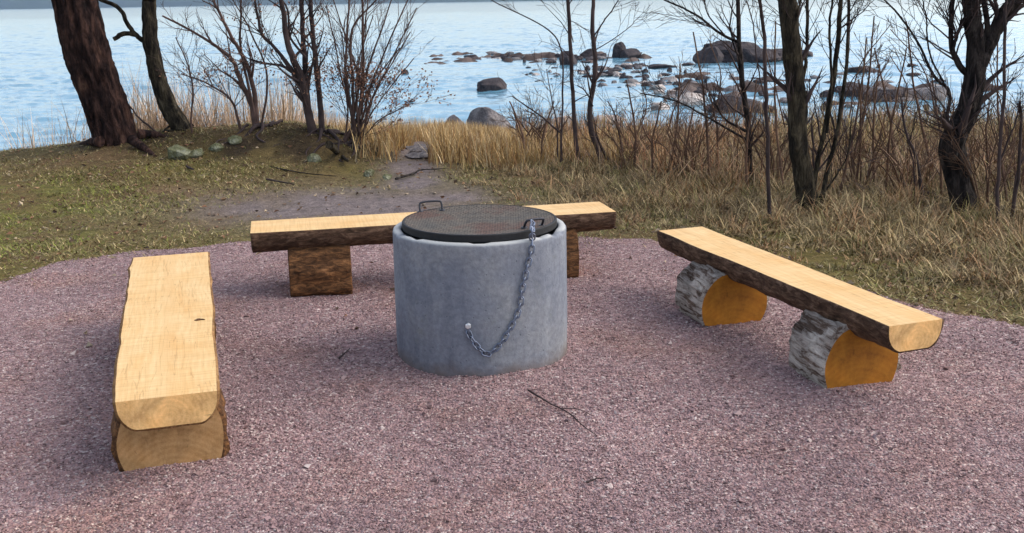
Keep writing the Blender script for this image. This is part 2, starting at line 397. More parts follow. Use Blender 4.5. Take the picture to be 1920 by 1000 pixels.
def shoal_d(x, y):
    d = np.full(np.broadcast(x, y).shape, 1e9)
    for (x0, y0), (x1, y1) in zip(SHO[:-1], SHO[1:]):
        dx, dy = x1 - x0, y1 - y0; t = np.clip(((x - x0) * dx + (y - y0) * dy) / (dx * dx + dy * dy), 0, 1); d = np.minimum(d, np.hypot(x - x0 - t * dx, (y - y0 - t * dy) * .6))
    return d
def height(x, y):
    x = np.asarray(x, float); y = np.asarray(y, float)
    crest = 12.55 + .35 * vnoise(x * .8, 1.5) - .9 * sstep(-5.5, -8, x)
    sh = shore_y(x)
    t = np.clip((y - crest) / (sh - crest), 0, 3)
    left = sstep(-1.4, -3.2, x)
    drop = -1.6 * np.where(t < 1, t ** np.where(left > .5, .8, .88), 1 + (t - 1) * .8)
    drop = np.maximum(drop, -4.5)
    md = .30 * np.exp(-((x + 3.6) / 1.5) ** 2 - ((y - 12.4) / 1.3) ** 2) + .22 * np.exp(-((x + 2.3) / .75) ** 2 - ((y - 12.2) / .75) ** 2) \
        + .05 * sstep(-3, -6, x) * sstep(8, 12, y)
    rough = fbm(x * 1.3, y * 1.3, 0, 4) * .035 * sstep(0, .8, np.where(y > 6, y - 7.0, 0)) + fbm(x * .35, y * .35, 9) * .12 * sstep(12, 16, y)
    rough = rough + .022 * fbm(x * 5.5, y * 5.5, 3, 3) * sstep(7.4, 8.2, y + .1 * np.abs(x)) * sstep(15, 13, y)
    far = fbm(x * 2.3, y * 2.3, 2, 3) * .05 * sstep(12, 14, y)
    base = drop + md + rough + far
    hollow = np.exp(-((x + 2.5) / 1.0) ** 2 - ((y - 11.55) / .35) ** 2)
    base = base - .10 * hollow + hollow * .12 * fbm(x * 4, y * 4, 7, 3)
    sd_ = shoal_d(x, y); sh2 = -1.78 + .75 * fbm(x * .9, y * .6, 21, 4) - .16 * np.maximum(sd_ - 2.2, 0) ** 1.3
    return np.where((y > 24) & (sd_ < 8), np.maximum(base, sh2), base)
def ground_z(x, y): return height(x, y)

ys = np.r_[np.arange(-6, 6, .4), np.arange(6, 15, .07), np.arange(15, 36, .22), np.arange(36, 70, .42), 70 * 1.16 ** np.arange(0, 30)]
xs = np.r_[-(9.5 * 1.16 ** np.arange(1, 38))[::-1], np.arange(-9.5, 9.5, .09), np.arange(9.5, 20, .3), 20 * 1.16 ** np.arange(0, 33)]
X, Y = np.meshgrid(xs, ys); Z = height(X, Y); nr = (Y < 9) & (np.abs(X) < 7); Z[nr] -= .045 * sstep(.04, -.22, edge_dist(X[nr], Y[nr]))
V = np.c_[X.ravel(), Y.ravel(), Z.ravel()]
nx = len(xs); I = (np.arange(len(ys) - 1)[:, None] * nx + np.arange(nx - 1)[None]).ravel()
Fq = np.c_[I, I + 1, I + nx + 1, I + nx]
# soil colours: worn earth, moss green, leaf litter, shore sand
def soil_col(x, y):
    n = fbm(x * .9, y * .9, 3, 4)[..., None]; n2 = fbm(x * 3, y * 3, 8, 3)[..., None]
    brown = np.array([.15, .098, .052]); olive = np.array([.14, .112, .038]); green = np.array([.13, .15, .03]); grey = np.array([.20, .165, .165]); sand = np.array([.30, .235, .19])
    c = brown + (olive - brown) * np.clip(.5 + n * 1.3, 0, 1)
    g = np.exp(-((x + 4.6) / 1.3) ** 2 - ((y - 9.6) / 1.3) ** 2)[..., None] + .9 * np.exp(-((x + 3.7) / .7) ** 2 - ((y - 8.1) / .7) ** 2)[..., None]
    c = c + (green - c) * np.clip(g * (.25 + 1.4 * n2), 0, .5)
    # trodden grey earth behind the back bench and the path leading to the steps
    p = np.exp(-((x + 1.35) / 1.3) ** 2 - ((y - 9.15) / .9) ** 2) * 1.3
    pw = np.exp(-((x + 1.0 + .1 * (y - 11)) / .34) ** 2) * sstep(8.5, 10, y) * sstep(20, 15, y)
    pp = np.clip(np.maximum(p, pw)[..., None] * (1.0 + .7 * n2), 0, 1)
    c = c + (grey - c) * pp
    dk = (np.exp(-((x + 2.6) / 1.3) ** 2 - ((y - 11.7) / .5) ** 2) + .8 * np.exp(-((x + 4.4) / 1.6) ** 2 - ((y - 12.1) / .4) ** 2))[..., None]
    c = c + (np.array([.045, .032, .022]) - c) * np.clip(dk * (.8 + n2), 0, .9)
    sn = fbm(x * .7, y * .5, 44, 3)[..., None]; sand = np.where(sn > .12, np.array([.15, .115, .105]), np.array([.07, .052, .048])) * np.ones_like(c)
    s = np.maximum(sstep(-1.8, 0, y - shore_y(x)) * sstep(-2.2, -.8, x), sstep(30, 31, y))[..., None]
    return c + (sand - c) * s
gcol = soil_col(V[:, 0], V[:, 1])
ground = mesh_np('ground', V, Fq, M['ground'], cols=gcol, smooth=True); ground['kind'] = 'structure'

RCX, RCY = -.155, 5.115
def gravel_z(x, y, ed):
    d = np.hypot(x - RCX, y - RCY) - .424
    pile = .020 * np.exp(-(np.maximum(d, 0) / .055) ** 2) * np.clip(.45 + 1.3 * fbm(x * 5, y * 5, 14, 3), 0, 1.4)
    return .006 - .012 * sstep(-.05, -.45, ed) + (fbm(x * 1.3, y * 1.3, 1, 3) * .014 + fbm(x * 6, y * 6, 4, 2) * .005) * sstep(0, -.5, ed) + pile
# gravel pad: low cambered sheet lying on the soil
gx = np.arange(-5.2, 4.7, .055); gy = np.arange(-2.4, 7.9, .055)
GX, GY = np.meshgrid(gx, gy); ed = edge_dist(GX, GY)
GZ = gravel_z(GX, GY, ed)
GZ = np.where(ed > 0, GZ - ed * .8, GZ); keep = ed < .12
nx2 = len(gx); I = (np.arange(len(gy) - 1)[:, None] * nx2 + np.arange(nx2 - 1)[None]).ravel()
kf = keep.ravel(); Fq = np.c_[I, I + 1, I + nx2 + 1, I + nx2]; Fq = Fq[kf[Fq].all(1)]
used = np.unique(Fq); mp_ = -np.ones(GX.size, int); mp_[used] = np.arange(len(used))
gp = mesh_np('gravel_ground', np.c_[GX.ravel(), GY.ravel(), GZ.ravel()][used], mp_[Fq], M['gravel'], smooth=True); gp['kind'] = 'structure'

# water out to the horizon
wr = np.r_[13 * 1.0062 ** np.arange(0, 520), 13 * 1.0062 ** 520 * 1.05 ** np.arange(1, 60)]
wu = np.r_[-(.62 * 1.35 ** np.arange(1, 8))[::-1], np.linspace(-.62, .62, 560), .62 * 1.35 ** np.arange(1, 8)]
WU, WR = np.meshgrid(wu, wr); WX = WU * WR
def waves(x, y):
    a = fbm(x * .55 + y * .12, y * 1.0, 1.0, 3) * .095 + fbm(x * 1.7 - y * .3, y * 2.9, 5.0, 3) * .062 + fbm(x * 4.0, y * 6.0, 8.0, 2) * .026
    calm = .55 + .45 * sstep(-.3, .35, fbm(x * .045, y * .11, 3.0, 3))
    return a * calm * sstep(-.2, 3.5, y - shore_y(x) + 2) + a * .25
WZ = WATER + waves(WX, WR) * sstep(1500, 250, WR)
nw = len(wu); I = (np.arange(len(wr) - 1)[:, None] * nw + np.arange(nw - 1)[None]).ravel()
wo = mesh_np('water', np.c_[WX.ravel(), WR.ravel(), WZ.ravel()], np.c_[I, I + 1, I + nw + 1, I + nw], M['water'], smooth=True); wo['kind'] = 'structure'
# wooded far shore
hx = np.linspace(-2600, 2600, 420); hh = 14 + 22 * (fbm(hx * .0016, 2.2, 0, 5) + .55) + 3 * fbm(hx * .06, 1, 0, 2)
prof = [(-60, -.2), (0, .35), (60, .8), (160, 1.0), (400, .6), (700, -.3)]
HV = np.concatenate([np.c_[hx, 2600 + d + 160 * fbm(hx * .002, 5.0), WATER + np.maximum(hh, 6) * k - 1] for d, k in prof]); n_ = len(hx)
I = (np.arange(len(prof) - 1)[:, None] * n_ + np.arange(n_ - 1)[None]).ravel()
M['hill'] = mat_flat('far_forest', (.03, .045, .05), (.05, .07, .065), .02)
ho = mesh_np('hills', HV, np.c_[I, I + 1, I + n_ + 1, I + n_], M['hill'], smooth=True); ho['kind'] = 'structure'

# ------------------------------------------------------------------ rocks
def rock(name, c, sx, sy, sz, mat, seed, rz=0.0, sub=4, sharp=.28):
    bm = bmesh.new(); bmesh.ops.create_icosphere(bm, subdivisions=sub, radius=1)
    V = np.array([v.co for v in bm.verts]); Fc = np.array([[v.index for v in f.verts] for f in bm.faces]); bm.free()
    n = fbm(V[:, 0] * 1.1 + seed, V[:, 1] * 1.1, V[:, 2] * 1.1 + seed, 4)
    V = V * (1 + sharp * 2.2 * n + .10 * fbm(V[:, 0] * 4 + seed, V[:, 1] * 4, V[:, 2] * 4, 3))[:, None]
    # facet by clamping along a few random planes
    rg = np.random.default_rng(int(seed * 10) + 3)
    for _ in range(13 if sharp > .2 else 5):
        d = rg.normal(size=3); d /= np.linalg.norm(d); k = V @ d; lim = .5 + .3 * rg.random()
        V = V - np.maximum(k - lim, 0)[:, None] * d * .85
    cs, sn = math.cos(rz), math.sin(rz)
    V = V * [sx, sy, sz]; V = np.c_[V[:, 0] * cs - V[:, 1] * sn, V[:, 0] * sn + V[:, 1] * cs, V[:, 2]]
    o = mesh_np(name, V, Fc, mat, smooth=False); o.location = c; return o
def sea_rock(px, py, wpx, hpx, mat, seed, label, group=None, z=WATER, cat='rock', sub=4, depth=.8):
    sharp = .10 if cat == 'boulder' else .28
    p = pix(px, py, z); k = p[1] / F; W = wpx * k / 2; Hh = hpx * k
    o = rock('rock', (p[0], p[1] + W * .5, z + Hh * .18), W * 1.12, W * depth, Hh * .95, mat, seed, 0, sub, sharp)
    return tag(o, label, cat, group)
sea_rock(912, 250, 80, 42, M['rock_grey'], 1.2, 'large rounded grey boulder at the shore behind golden grass', cat='boulder')
sea_rock(854, 246, 36, 26, M['rock_grey'], 2.7, 'small dark rounded boulder just left of the large shore boulder', cat='boulder')
sea_rock(926, 170, 56, 20, M['rock_dark'], 3.1, 'flat topped dark rock alone in the open water above the shore boulders')
sea_rock(903, 160, 9, 8, M['rock_dark'], 3.9, 'tiny rock touching the left end of the flat topped rock')
sea_rock(760, 140, 17, 9, M['rock_dark'], 4.4, 'small dark rock poking out of open water right of the bare bush')
sea_rock(771, 192, 9, 4, M['rock_dark'], 5.4, 'tiny low rock in the water just beyond the golden grass')
sea_rock(1163, 108, 34, 28, M['rock_dark'], 6.0, 'tall dark block rock at left of the wedge shaped pair')
sea_rock(1184, 109, 46, 17, M['rock_dark'], 7.3, 'dark wedge rock sloping down to the right beside the tall block rock')
sea_rock(1385, 116, 120, 46, M['rock_dark'], 8.8, 'largest dark rock mass in the sea behind the bare saplings')
sea_rock(1336, 119, 62, 28, M['rock_dark'], 9.5, 'dark block rock at the left foot of the largest rock mass')
sea_rock(1352, 112, 60, 36, M['rock_dark'], 61.5, 'rock leaning against the left shoulder of the largest rock mass')
sea_rock(1425, 117, 70, 30, M['rock_dark'], 62.5, 'rock at the right shoulder of the largest rock mass behind the thin sapling')
sea_rock(1462, 114, 110, 22, M['rock_dark'], 10.5, 'low dark rock running right from the largest rock mass behind the mid trunk')
sea_rock(1508, 106, 40, 16, M['rock_dark'], 11.1, 'low dark rock just right of the upright mid trunk')
sea_rock(1620, 137, 80, 11, M['rock_dark'], 12.2, 'long low dark reef rock in bright water right of the twin thin stems')
sea_rock(1712, 124, 24, 4, M['rock_dark'], 12.9, 'thin sliver of rock in the bright water far right')
sea_rock(1064, 122, 44, 26, M['rock_dark'], 13.1, 'purplish rock between the two thin birch stems on the reef')
sea_rock(1103, 110, 34, 15, M['rock_dark'], 14.4, 'dark rock directly behind the right thin stem on the reef')
sea_rock(1236, 128, 52, 6, M['rock_dark'], 15.4, 'long flat rock barely above water below the wedge rock')
sea_rock(1292, 123, 30, 5, M['rock_dark'], 16.4, 'short flat rock left of the largest rock mass')
sea_rock(1610, 182, 70, 24, M['rock_dark'], 17.1, 'dark shore boulder behind the right fork of thin stems')
sea_rock(1680, 192, 105, 22, M['rock_dark'], 18.1, 'broad dark ledge rock on the shore between the right hand trunks')
sea_rock(1745, 190, 70, 26, M['rock_grey'], 19.3, 'grey humped rock on the shore just left of the thick right trunk')
sea_rock(1395, 215, 130, 36, M['rock_dark'], 20.2, 'broad brown rock at the shore behind the thin mid saplings')
sea_rock(1290, 200, 70, 26, M['rock_pale'], 21.3, 'pale slab at the shore left of the broad brown rock')
sea_rock(1240, 208, 40, 18, M['rock_pale'], 22.3, 'small pale stone beside the pale slab at the shore')
sea_rock(1060, 236, 46, 20, M['rock_pale'], 23.3, 'pale stone at the shore behind the thin left birch stem')
sea_rock(1138, 236, 60, 20, M['rock_pale'], 24.3, 'pale pinkish stone at the shore right of the two thin stems')
sea_rock(1660, 226, 70, 16, M['rock_pale'], 25.7, 'pale flat stone patch showing over the brush at right')
rg = np.random.default_rng(7)
reef = []; seen_labels = set()
for i in range(46): reef.append((rg.uniform(880, 1130), 112 + rg.normal() * 5, rg.uniform(7, 30), rg.uniform(2.5, 9)))
for i in range(75):
    t = rg.random(); reef.append((1040 + t * 290 + rg.normal() * 14, 126 + t * 48 + rg.normal() * 11, rg.uniform(7, 26), rg.uniform(2.5, 9)))
for i in range(34): reef.append((rg.uniform(1340, 1800), 178 + rg.normal() * 13, rg.uniform(14, 50), rg.uniform(5, 14)))
for i in range(55): t = rg.random(); reef.append((1130 + t * 200 + rg.normal() * 22, 132 + t * 45 + rg.normal() * 12, rg.uniform(10, 34), rg.uniform(4, 10)))
for i in range(26): reef.append((rg.uniform(1280, 1600), rg.uniform(140, 185), rg.uniform(9, 34), rg.uniform(3, 9)))
for i in range(14): reef.append((rg.uniform(985, 1050), rg.uniform(124, 155), rg.uniform(6, 18), rg.uniform(2, 5)))
for i, (px, py, a_, b_) in enumerate(reef):
    pale = rg.random() < .12
    names = ['at the seaward tip of the reef', 'one step in from the reef tip', 'on the reef straight above the shore boulders', 'left of the purplish reef rock', 'beside the purplish reef rock', 'between the two central saplings', 'just right of the central saplings', 'below the tall block rock',
             'below the wedge rock', 'right of the wedge rock', 'halfway from wedge rock to largest rock mass', 'left of the largest rock mass', 'below the left end of the largest rock mass', 'below the largest rock mass', 'left of the mid trunk', 'behind the mid trunk', 'right of the mid trunk', 'below the long reef rock', 'left of the shore ledge rock', 'beside the shore ledge rock', 'left of the thick right trunk']
    where = names[min(20, int(np.searchsorted([905, 940, 985, 1030, 1065, 1100, 1135, 1170, 1200, 1235, 1265, 1300, 1340, 1400, 1450, 1500, 1550, 1610, 1660, 1720], px)))]
    row = 'near the shore ' if py > 165 else ('seaward ' if py < 112 else ('midway out ' if py > 140 else ''))
    loc = (row + where).replace('mid trunk', 'upright mid trunk') if len((row + where).split()) < 11 else row + where
    for tone in (['pale'] if pale else (['grey', 'dark'] if rg.random() < .2 else ['dark', 'grey'])):
        lb = tone + ' ' + ('broad ' if a_ > 20 else ('small ' if a_ > 12 else 'tiny ')) + ('low ' if b_ < 5 else 'humped ') + 'stone ' + loc
        if lb not in seen_labels:
            seen_labels.add(lb)
            sea_rock(px, py, a_, b_, M['rock_' + tone], 30 + i * 1.7, lb, 'small stones scattered over the shallow reef', sub=2); break
# mossy stone at the roots of the mound
for px, py, s, lb in [(338, 300, .15, 'mossy pale green stone among roots at the foot of the mound'), (368, 298, .10, 'smaller mossy stone to the right of the pale green one'), (405, 292, .09, 'mossy stone half sunk in the mound left of the first bare bush'), (440, 288, .08, 'small mossy stone directly below the first bare bush'), (590, 296, .10, 'mossy stone in the dark hollow below the tallest bare bush'), (690, 312, .07, 'small pale stone at the right foot of the fan shaped bush'), (725, 318, .06, 'small stone between the fan shaped bush and the path')]:
    p = pix(px, py, .1); tag(rock('stone', (p[0], p[1], ground_z(p[0], p[1]) + s * .25), s, s * .8, s * .75, M['rock_moss'], px * .1), lb, 'stone')

# ------------------------------------------------------------------ stone steps of the path to the shore
for i, (px, py, wpx, lb) in enumerate([(794, 306, 40, 'lowest flat stone step on the path, nearest the clearing'), (788, 292, 36, 'flat grey stone step above the nearest one'),
                                    (797, 281, 38, 'third flat stone step between golden grass'), (800, 271, 30, 'farthest stone step with a dark front edge'), (780, 300, 18, 'small rough stone at the left of the nearest step'), (815, 287, 16, 'small rough stone at the right side of the path')]):
    p = pix(px, py, -.05); zz = float(ground_z(p[0], p[1])); wd = wpx * p[1] / F / 2
    o = rock('stone_step' if i < 4 else 'stone', (p[0], p[1], zz + .02), wd * 1.9, .15 if i < 4 else wd, .045, M['rock_grey'], 70.3 + i * 2.1, .3 * math.sin(i * 2))
    tag(o, lb, 'step' if i < 4 else 'stone', 'stone steps down the shore path' if i < 4 else None)

# ------------------------------------------------------------------ benches
def log_profile(w_, t_, n=26, sq=.75):
    th = np.linspace(0, math.pi, n)
    x = -w_ / 2 * np.cos(th); z = -t_ * np.abs(np.sin(th)) ** sq
    return x, z
def seat_mesh(L, w0, w1, th0, th1, seed, nseg=120, wav=.012, wavr=1.0, sq=.75, cut=.15):
    """half-log along local +X, flat top at z=0; returns verts, faces for wood and bark shell"""
    n = 26; s = np.linspace(0, 1, nseg); Vw = []; Vb = []
    for k, t in enumerate(s):
        w_ = w0 + (w1 - w0) * t; tt = th0 + (th1 - th0) * t
        x, z = log_profile(w_, tt, n, sq)
        z = np.maximum(z, -tt * (1 - cut))
        X_ = t * L
        eL = wavr * wav * fbm(X_ * 2.6, seed, 0, 3) * 2; eR = wav * fbm(X_ * 2.6, seed + 20, 0, 3) * 2
        f = (x / w_ + .5); x = x + eL * (1 - f) + eR * f
        skew = .02 * fbm(seed, 3.0) * 1.0
        Vw.append(np.c_[np.full(n, X_), x, z])
        ang = np.linspace(0, math.pi, n)
        nb = .008 + (.008 if wavr == 1.0 else .004) * fbm(X_ * 9, ang * 5, seed, 4) + .006 * np.abs(fbm(X_ * 3, ang * 14, seed + 5, 2)) 
        nb = np.maximum(nb, .003)
        ox = -np.cos(ang) * nb; oz = -np.sin(ang) * nb
        zb = z + oz; zb[0] = -.004 - .006 * abs(float(vnoise(X_ * 14, seed))); zb[-1] = -.004 - .006 * abs(float(vnoise(X_ * 14, seed + 9)))
        Vb.append(np.c_[np.full(n, X_ + (.004 if k == 0 else (-.004 if k == nseg - 1 else 0))), x + ox, zb])
    Vw = np.array(Vw); Vb = np.array(Vb)
    def grid(nn, closed):
        i = np.arange(nseg - 1)[:, None] * nn; j = np.arange(nn if closed else nn - 1)[None]; j2 = (j + 1) % nn
        return np.stack([i + j, i + nn + j, i + nn + j2, i + j2], -1).reshape(-1, 4)
    wf = [grid(n, True), np.arange(n)[None], (np.arange(n) + (nseg - 1) * n)[::-1][None]]
    # bark: outer skin plus rim strips to the wood
    base = nseg * n; Vall = np.concatenate([Vb.reshape(-1, 3), Vw.reshape(-1, 3)])
    q = [grid(n, False)]
    i = np.arange(nseg - 1) * n
    q.append(np.c_[i, base + i, base + i + n, i + n]); q.append(np.c_[i + n - 1, i + 2 * n - 1, base + i + 2 * n - 1, base + i + n - 1])
    j = np.arange(n - 1); q.append(np.c_[j, j + 1, base + j + 1, base + j]); o = (nseg - 1) * n; q.append(np.c_[o + j, base + o + j, base + o + j + 1, o + j + 1])
    return Vw.reshape(-1, 3), wf, Vall, np.concatenate(q)
def support_mesh(L, W, Hh, seed, lean=0.0, rough=.012, box=1.0):
    """short log along +X on a sawn flat underside; loaf shaped end"""
    th = np.linspace(-.62, math.pi + .62, 30)
    yy = np.sign(np.cos(th)) * np.abs(np.cos(th)) ** box * W / 2; zz = np.sin(th); zz = (zz + math.sin(.62)) / (1 + math.sin(.62)) * Hh
    yy = yy * (1 + .05 * fbm(np.cos(th) * 1.5 + seed, np.sin(th) * 1.5)) + lean * zz
    zz = zz * (1 + .05 * fbm(np.cos(th) * 1.5 + seed + 9, np.sin(th) * 1.5))
    zz = np.minimum(zz, Hh * .97)
    n = len(th); ns = 46; nx_ = np.cos(th); nz_ = np.sin(th)
    Vw = []; Vb = []
    for k in range(ns):
        X_ = L * k / (ns - 1)
        Vw.append(np.c_[np.full(n, X_), yy, zz])
        nb = np.maximum(.014 + rough * fbm(X_ * 5, th * 9, seed, 4) * 1.7 + rough * np.round(2 * fbm(X_ * 7, th * 4, seed + 3, 2)) * .6, .004)
        Vb.append(np.c_[np.full(n, X_ + (.006 if k == 0 else (-.006 if k == ns - 1 else 0))), yy + nx_ * nb, np.maximum(zz + nz_ * nb, 0)])
    Vw = np.array(Vw); Vb = np.array(Vb)
    i = np.arange(ns - 1)[:, None] * n; j = np.arange(n)[None]; j2 = (j + 1) % n
    wf = [np.stack([i + j, i + n + j, i + n + j2, i + j2], -1).reshape(-1, 4), np.arange(n)[None], (np.arange(n) + (ns - 1) * n)[::-1][None]]
    base = ns * n; Va = np.concatenate([Vb.reshape(-1, 3), Vw.reshape(-1, 3)])
    j = np.arange(n - 1)[None]; q = [np.stack([i + j, i + n + j, i + n + j + 1, i + j + 1], -1).reshape(-1, 4)]
    j = np.arange(n - 1); q.append(np.c_[j, j + 1, base + j + 1, base + j]); o = (ns - 1) * n; q.append(np.c_[o + j, base + o + j, base + o + j + 1, o + j + 1])
    return Vw.reshape(-1, 3), wf, Va, np.concatenate(q)
def bench(label, near, far, w0, w1, zs, th, seed, bark, sup_mat, sup_bark, sups, L=None, wav=.012, sq=.75, cut=.15, seat_end=None, box=1.0, wavr=1.0):
    near = np.array(near[:2]); far = np.array(far[:2]); d = far - near; Ln = float(np.linalg.norm(d)); rz = math.atan2(d[1], d[0])
    root = empty('log_bench', (near[0], near[1], 0.0), rz); tag(root, label, 'bench', 'split log benches around the fire ring')
    Vw, wf, Vb, bf = seat_mesh(Ln, w0, w1, th, th, seed, wav=wav, wavr=wavr, sq=sq, cut=cut)
    nq = len(wf[0]); mi = np.zeros(nq + 2, int); mi[nq:] = 1
    seat = mesh_np('seat', Vw, wf, None, root, mats=[M['wood'], seat_end or M['wood_end']], midx=mi); seat.location = (0, 0, zs)
    bk = mesh_np('bark', Vb, [bf], bark, seat, smooth=True)
    for k, (t, off, sl, sw, sh, lean, yaw) in enumerate(sups):
        Vw, wf, Vb, bf = support_mesh(sl, sw, sh, seed + 3 * k + 1, lean, rough=.02 if sup_bark == M['bark_grey'] else .012, box=box)
        s = mesh_np('support', Vw, wf, sup_mat, root); s.location = (t, off, -.010); s.rotation_euler = (0, 0, yaw)
        mesh_np('bark', Vb, [bf], sup_bark, s, smooth=True)
    return root
ZS = .36
def mid(a, b, z): return (pix(*a, z) + pix(*b, z)) / 2
# left bench
bench('pale flat topped log bench running away from the viewer at the left', mid((216, 757), (403, 731), ZS), mid((250, 482), (388, 474), ZS), .345, .405, ZS, .14, 3.3,
      M['bark_thin'], M['wood_brown'], M['bark_brown'], [(.23, .005, .34, .385, .285, 0, .02), (1.55, 0, .34, .37, .285, 0, 0)], wav=.016, wavr=.3, sq=.72, cut=.2, box=.55)
kn = pix(374, 600, ZS); lb_ = [o for o in COL.objects if o.name == 'log_bench'][0]; sea = [o for o in lb_.children if o.name.startswith('seat')][0]
d_ = Vector((kn[0], kn[1], 0)) - lb_.location; d_.rotate(Matrix.Rotation(-lb_.rotation_euler.z, 3, 'Z'))
kb = Buf(); tk = np.linspace(0, 2 * math.pi, 15)[:-1]; rk = 1 + .25 * np.sin(tk * 3 + 1) + .15 * np.sin(tk * 5)
kb.add(np.r_[np.c_[d_.x + np.cos(tk) * .013 * rk, d_.y + np.sin(tk) * .020 * rk, tk * 0 + .0025], [[d_.x, d_.y, .0035]], np.c_[d_.x + np.cos(tk) * .015 * rk, d_.y + np.sin(tk) * .023 * rk, tk * 0 - .002]], np.c_[np.arange(14), (np.arange(14) + 1) % 14, np.full(14, 14)])
kb.F.append(np.c_[15 + np.arange(14), 15 + (np.arange(14) + 1) % 14, (np.arange(14) + 1) % 14]); kb.F.append(np.c_[15 + np.arange(14), (np.arange(14) + 1) % 14, np.arange(14)])
kb.build('knot', M['bark_brown'], sea, inv=False)
# right bench
bench('log bench with bright orange sawn supports and peeling grey bark at the right', mid((1665, 608), (1775, 602), ZS), mid((1228, 430), (1320, 428), ZS), .27, .29, ZS, .135, 8.1,
      M['bark'], M['wood_orange'], M['bark_grey'], [(.27, .055, .33, .36, .285, -.04, -.12), (1.31, .075, .33, .37, .285, -.04, -.12)], wav=.010, sq=.66, cut=.12, box=.75)
# back bench
ZB = .392
bench('dark barked log bench standing crosswise behind the concrete ring', mid((463, 413), (478, 440), ZB), mid((1155, 398), (1125, 378), ZB), .37, .37, ZB, .135, 12.9,
      M['bark'], M['wood_end'], M['bark_brown'], [(.21, -.035, .37, .36, .30, 0, -.02), (1.67, -.035, .33, .36, .30, 0, -.02)], wav=.008, sq=.55, cut=.0, box=.5)

# ------------------------------------------------------------------ concrete fire ring, lid, chain
RC = np.array([-.155, 5.115]); RR = .424; RH = .632
ring = empty('fire_ring', (RC[0], RC[1], 0)); tag(ring, 'round grey concrete well ring used as a fire pit in the middle of the gravel', 'fire pit')
def lathe(prof, k, disp=0.0, seed=0.0, sc_=6):
    prof = np.array(prof); th = np.arange(k) * 2 * math.pi / k
    R = prof[:, 0][:, None]; Zz = prof[:, 1][:, None]
    x = R * np.cos(th); y = R * np.sin(th); z = Zz + 0 * th
    if disp:
        n = fbm(x * sc_ + seed, y * sc_, z * sc_, 4) * disp; x = x * (1 + n); y = y * (1 + n); z = z + n * .15
    V = np.stack([x, y, z], -1).reshape(-1, 3); m_ = len(prof)
    i = np.arange(m_ - 1)[:, None] * k; j = np.arange(k)[None]; j2 = (j + 1) % k
    return V, np.stack([i + j, i + j2, i + k + j2, i + k + j], -1).reshape(-1, 4)
prof = [(RR + .004, -.08)] + [(RR + .004 - .004 * t, t * (RH - .012)) for t in np.linspace(0, 1, 26)] + [(RR - .003, RH - .005), (RR - .010, RH), (RR - .024, RH + .001), (RR - .036, RH), (RR - .041, RH - .006), (RR - .043, RH - .04), (RR - .06, RH - .2), (RR - .06, -.08)]
V, Q = lathe(prof, 160, .010, 2.0, 5)
# chipped rim
zz = V[:, 2]; top = zz > RH - .012
ch = np.clip(fbm(V[:, 0] * 11, V[:, 1] * 11, 3.0, 3) - .12, 0, 1) * .035
V[top, 2] -= ch[top]
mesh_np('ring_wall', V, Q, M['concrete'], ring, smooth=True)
def ring_hit(px, py, r):
    d = ray(px, py); ox, oy = -RC[0], -RC[1]
    A_ = d[0] ** 2 + d[1] ** 2; B_ = 2 * (ox * d[0] + oy * d[1]); C_ = ox * ox + oy * oy - r * r
    t = (-B_ - math.sqrt(max(B_ * B_ - 4 * A_ * C_, 0))) / (2 * A_); return O + d * t
# bolt in the wall
bp = ring_hit(879, 609, RR); rel = bp - np.array([RC[0], RC[1], 0]); out = rel.copy(); out[2] = 0; out /= np.linalg.norm(out)
bb = Buf(); tube(bb, [rel - out * .01, rel + out * .016], [.006, .006], 10); tube(bb, [rel + out * .014, rel + out * .016, rel + out * .026, rel + out * .028], [.006, .014, .014, .009], 6)
tube(bb, [rel - out * .002, rel + out * .003], [.02, .02], 16)
bolt = bb.build('bolt', M['bolt'], ring, smooth=False, inv=False)
# lid
LZ = RH - .003
lid = empty('lid', (RC[0], RC[1] , LZ)); tag(lid, 'round rusty black steel lid lying on top of the concrete ring', 'lid')
LR = .378; LT = .036
prof = [(LR - .03, 0), (LR - .004, 0), (LR, .004), (LR, LT - .004), (LR - .003, LT), (LR - .012, LT)]
V, Q = lathe(prof, 128); mesh_np('edge', V, Q, M['rim_iron'], lid, smooth=False)
prof = [(LR - .012, LT - .001)] + [(r, LT - .001 - .014 * (1 - (r / LR) ** 2) * 1.0 + .0015 * math.sin(r * 60)) for r in np.linspace(LR - .012, .004, 24)[1:]]
V, Q = lathe(prof, 128, .004, 6, 9); V = np.vstack([V, [[0, 0, LT - .015]]]); c = len(V) - 1; k = 128; b0 = (len(prof) - 1) * k
tri = np.c_[b0 + np.arange(k), b0 + (np.arange(k) + 1) % k, np.full(k, c)]
mesh_np('plate', V, [Q, tri], M['lid'], lid, smooth=True)
def handle(cx, cy, w_, h_, ang, tilt, r=.0052):
    """U-shaped handle; tangent direction ang, tilt from vertical"""
    u = np.array([math.cos(ang), math.sin(ang), 0]); v = np.array([-math.sin(ang) * math.sin(tilt), math.cos(ang) * math.sin(tilt), math.cos(tilt)])
    c = np.array([cx, cy, LT - .003]); p = [c - u * w_ / 2 - v * .005, c - u * w_ / 2 + v * h_ * .7, c - u * w_ * .36 + v * h_, c + u * w_ * .36 + v * h_, c + u * w_ / 2 + v * h_ * .7, c + u * w_ / 2 - v * .005]
    b_ = Buf(); tube(b_, resample(p, 28), r, 8)
    for s_ in (-1, 1): q = c + u * s_ * w_ / 2; tube(b_, [q + [0, 0, -.002], q + [0, 0, .004]], [.016, .014], 10)
    return b_.build('handle', M['iron'], lid, inv=False)
hb_ = pix(809, 394, LZ + LT) - lid.location; handle(hb_[0], hb_[1] - .01, .115, .048, .35, .3)
hf = pix(999, 424, LZ + LT) - lid.location; handle(hf[0], hf[1] , .095, .045, .5, -.55, .006)
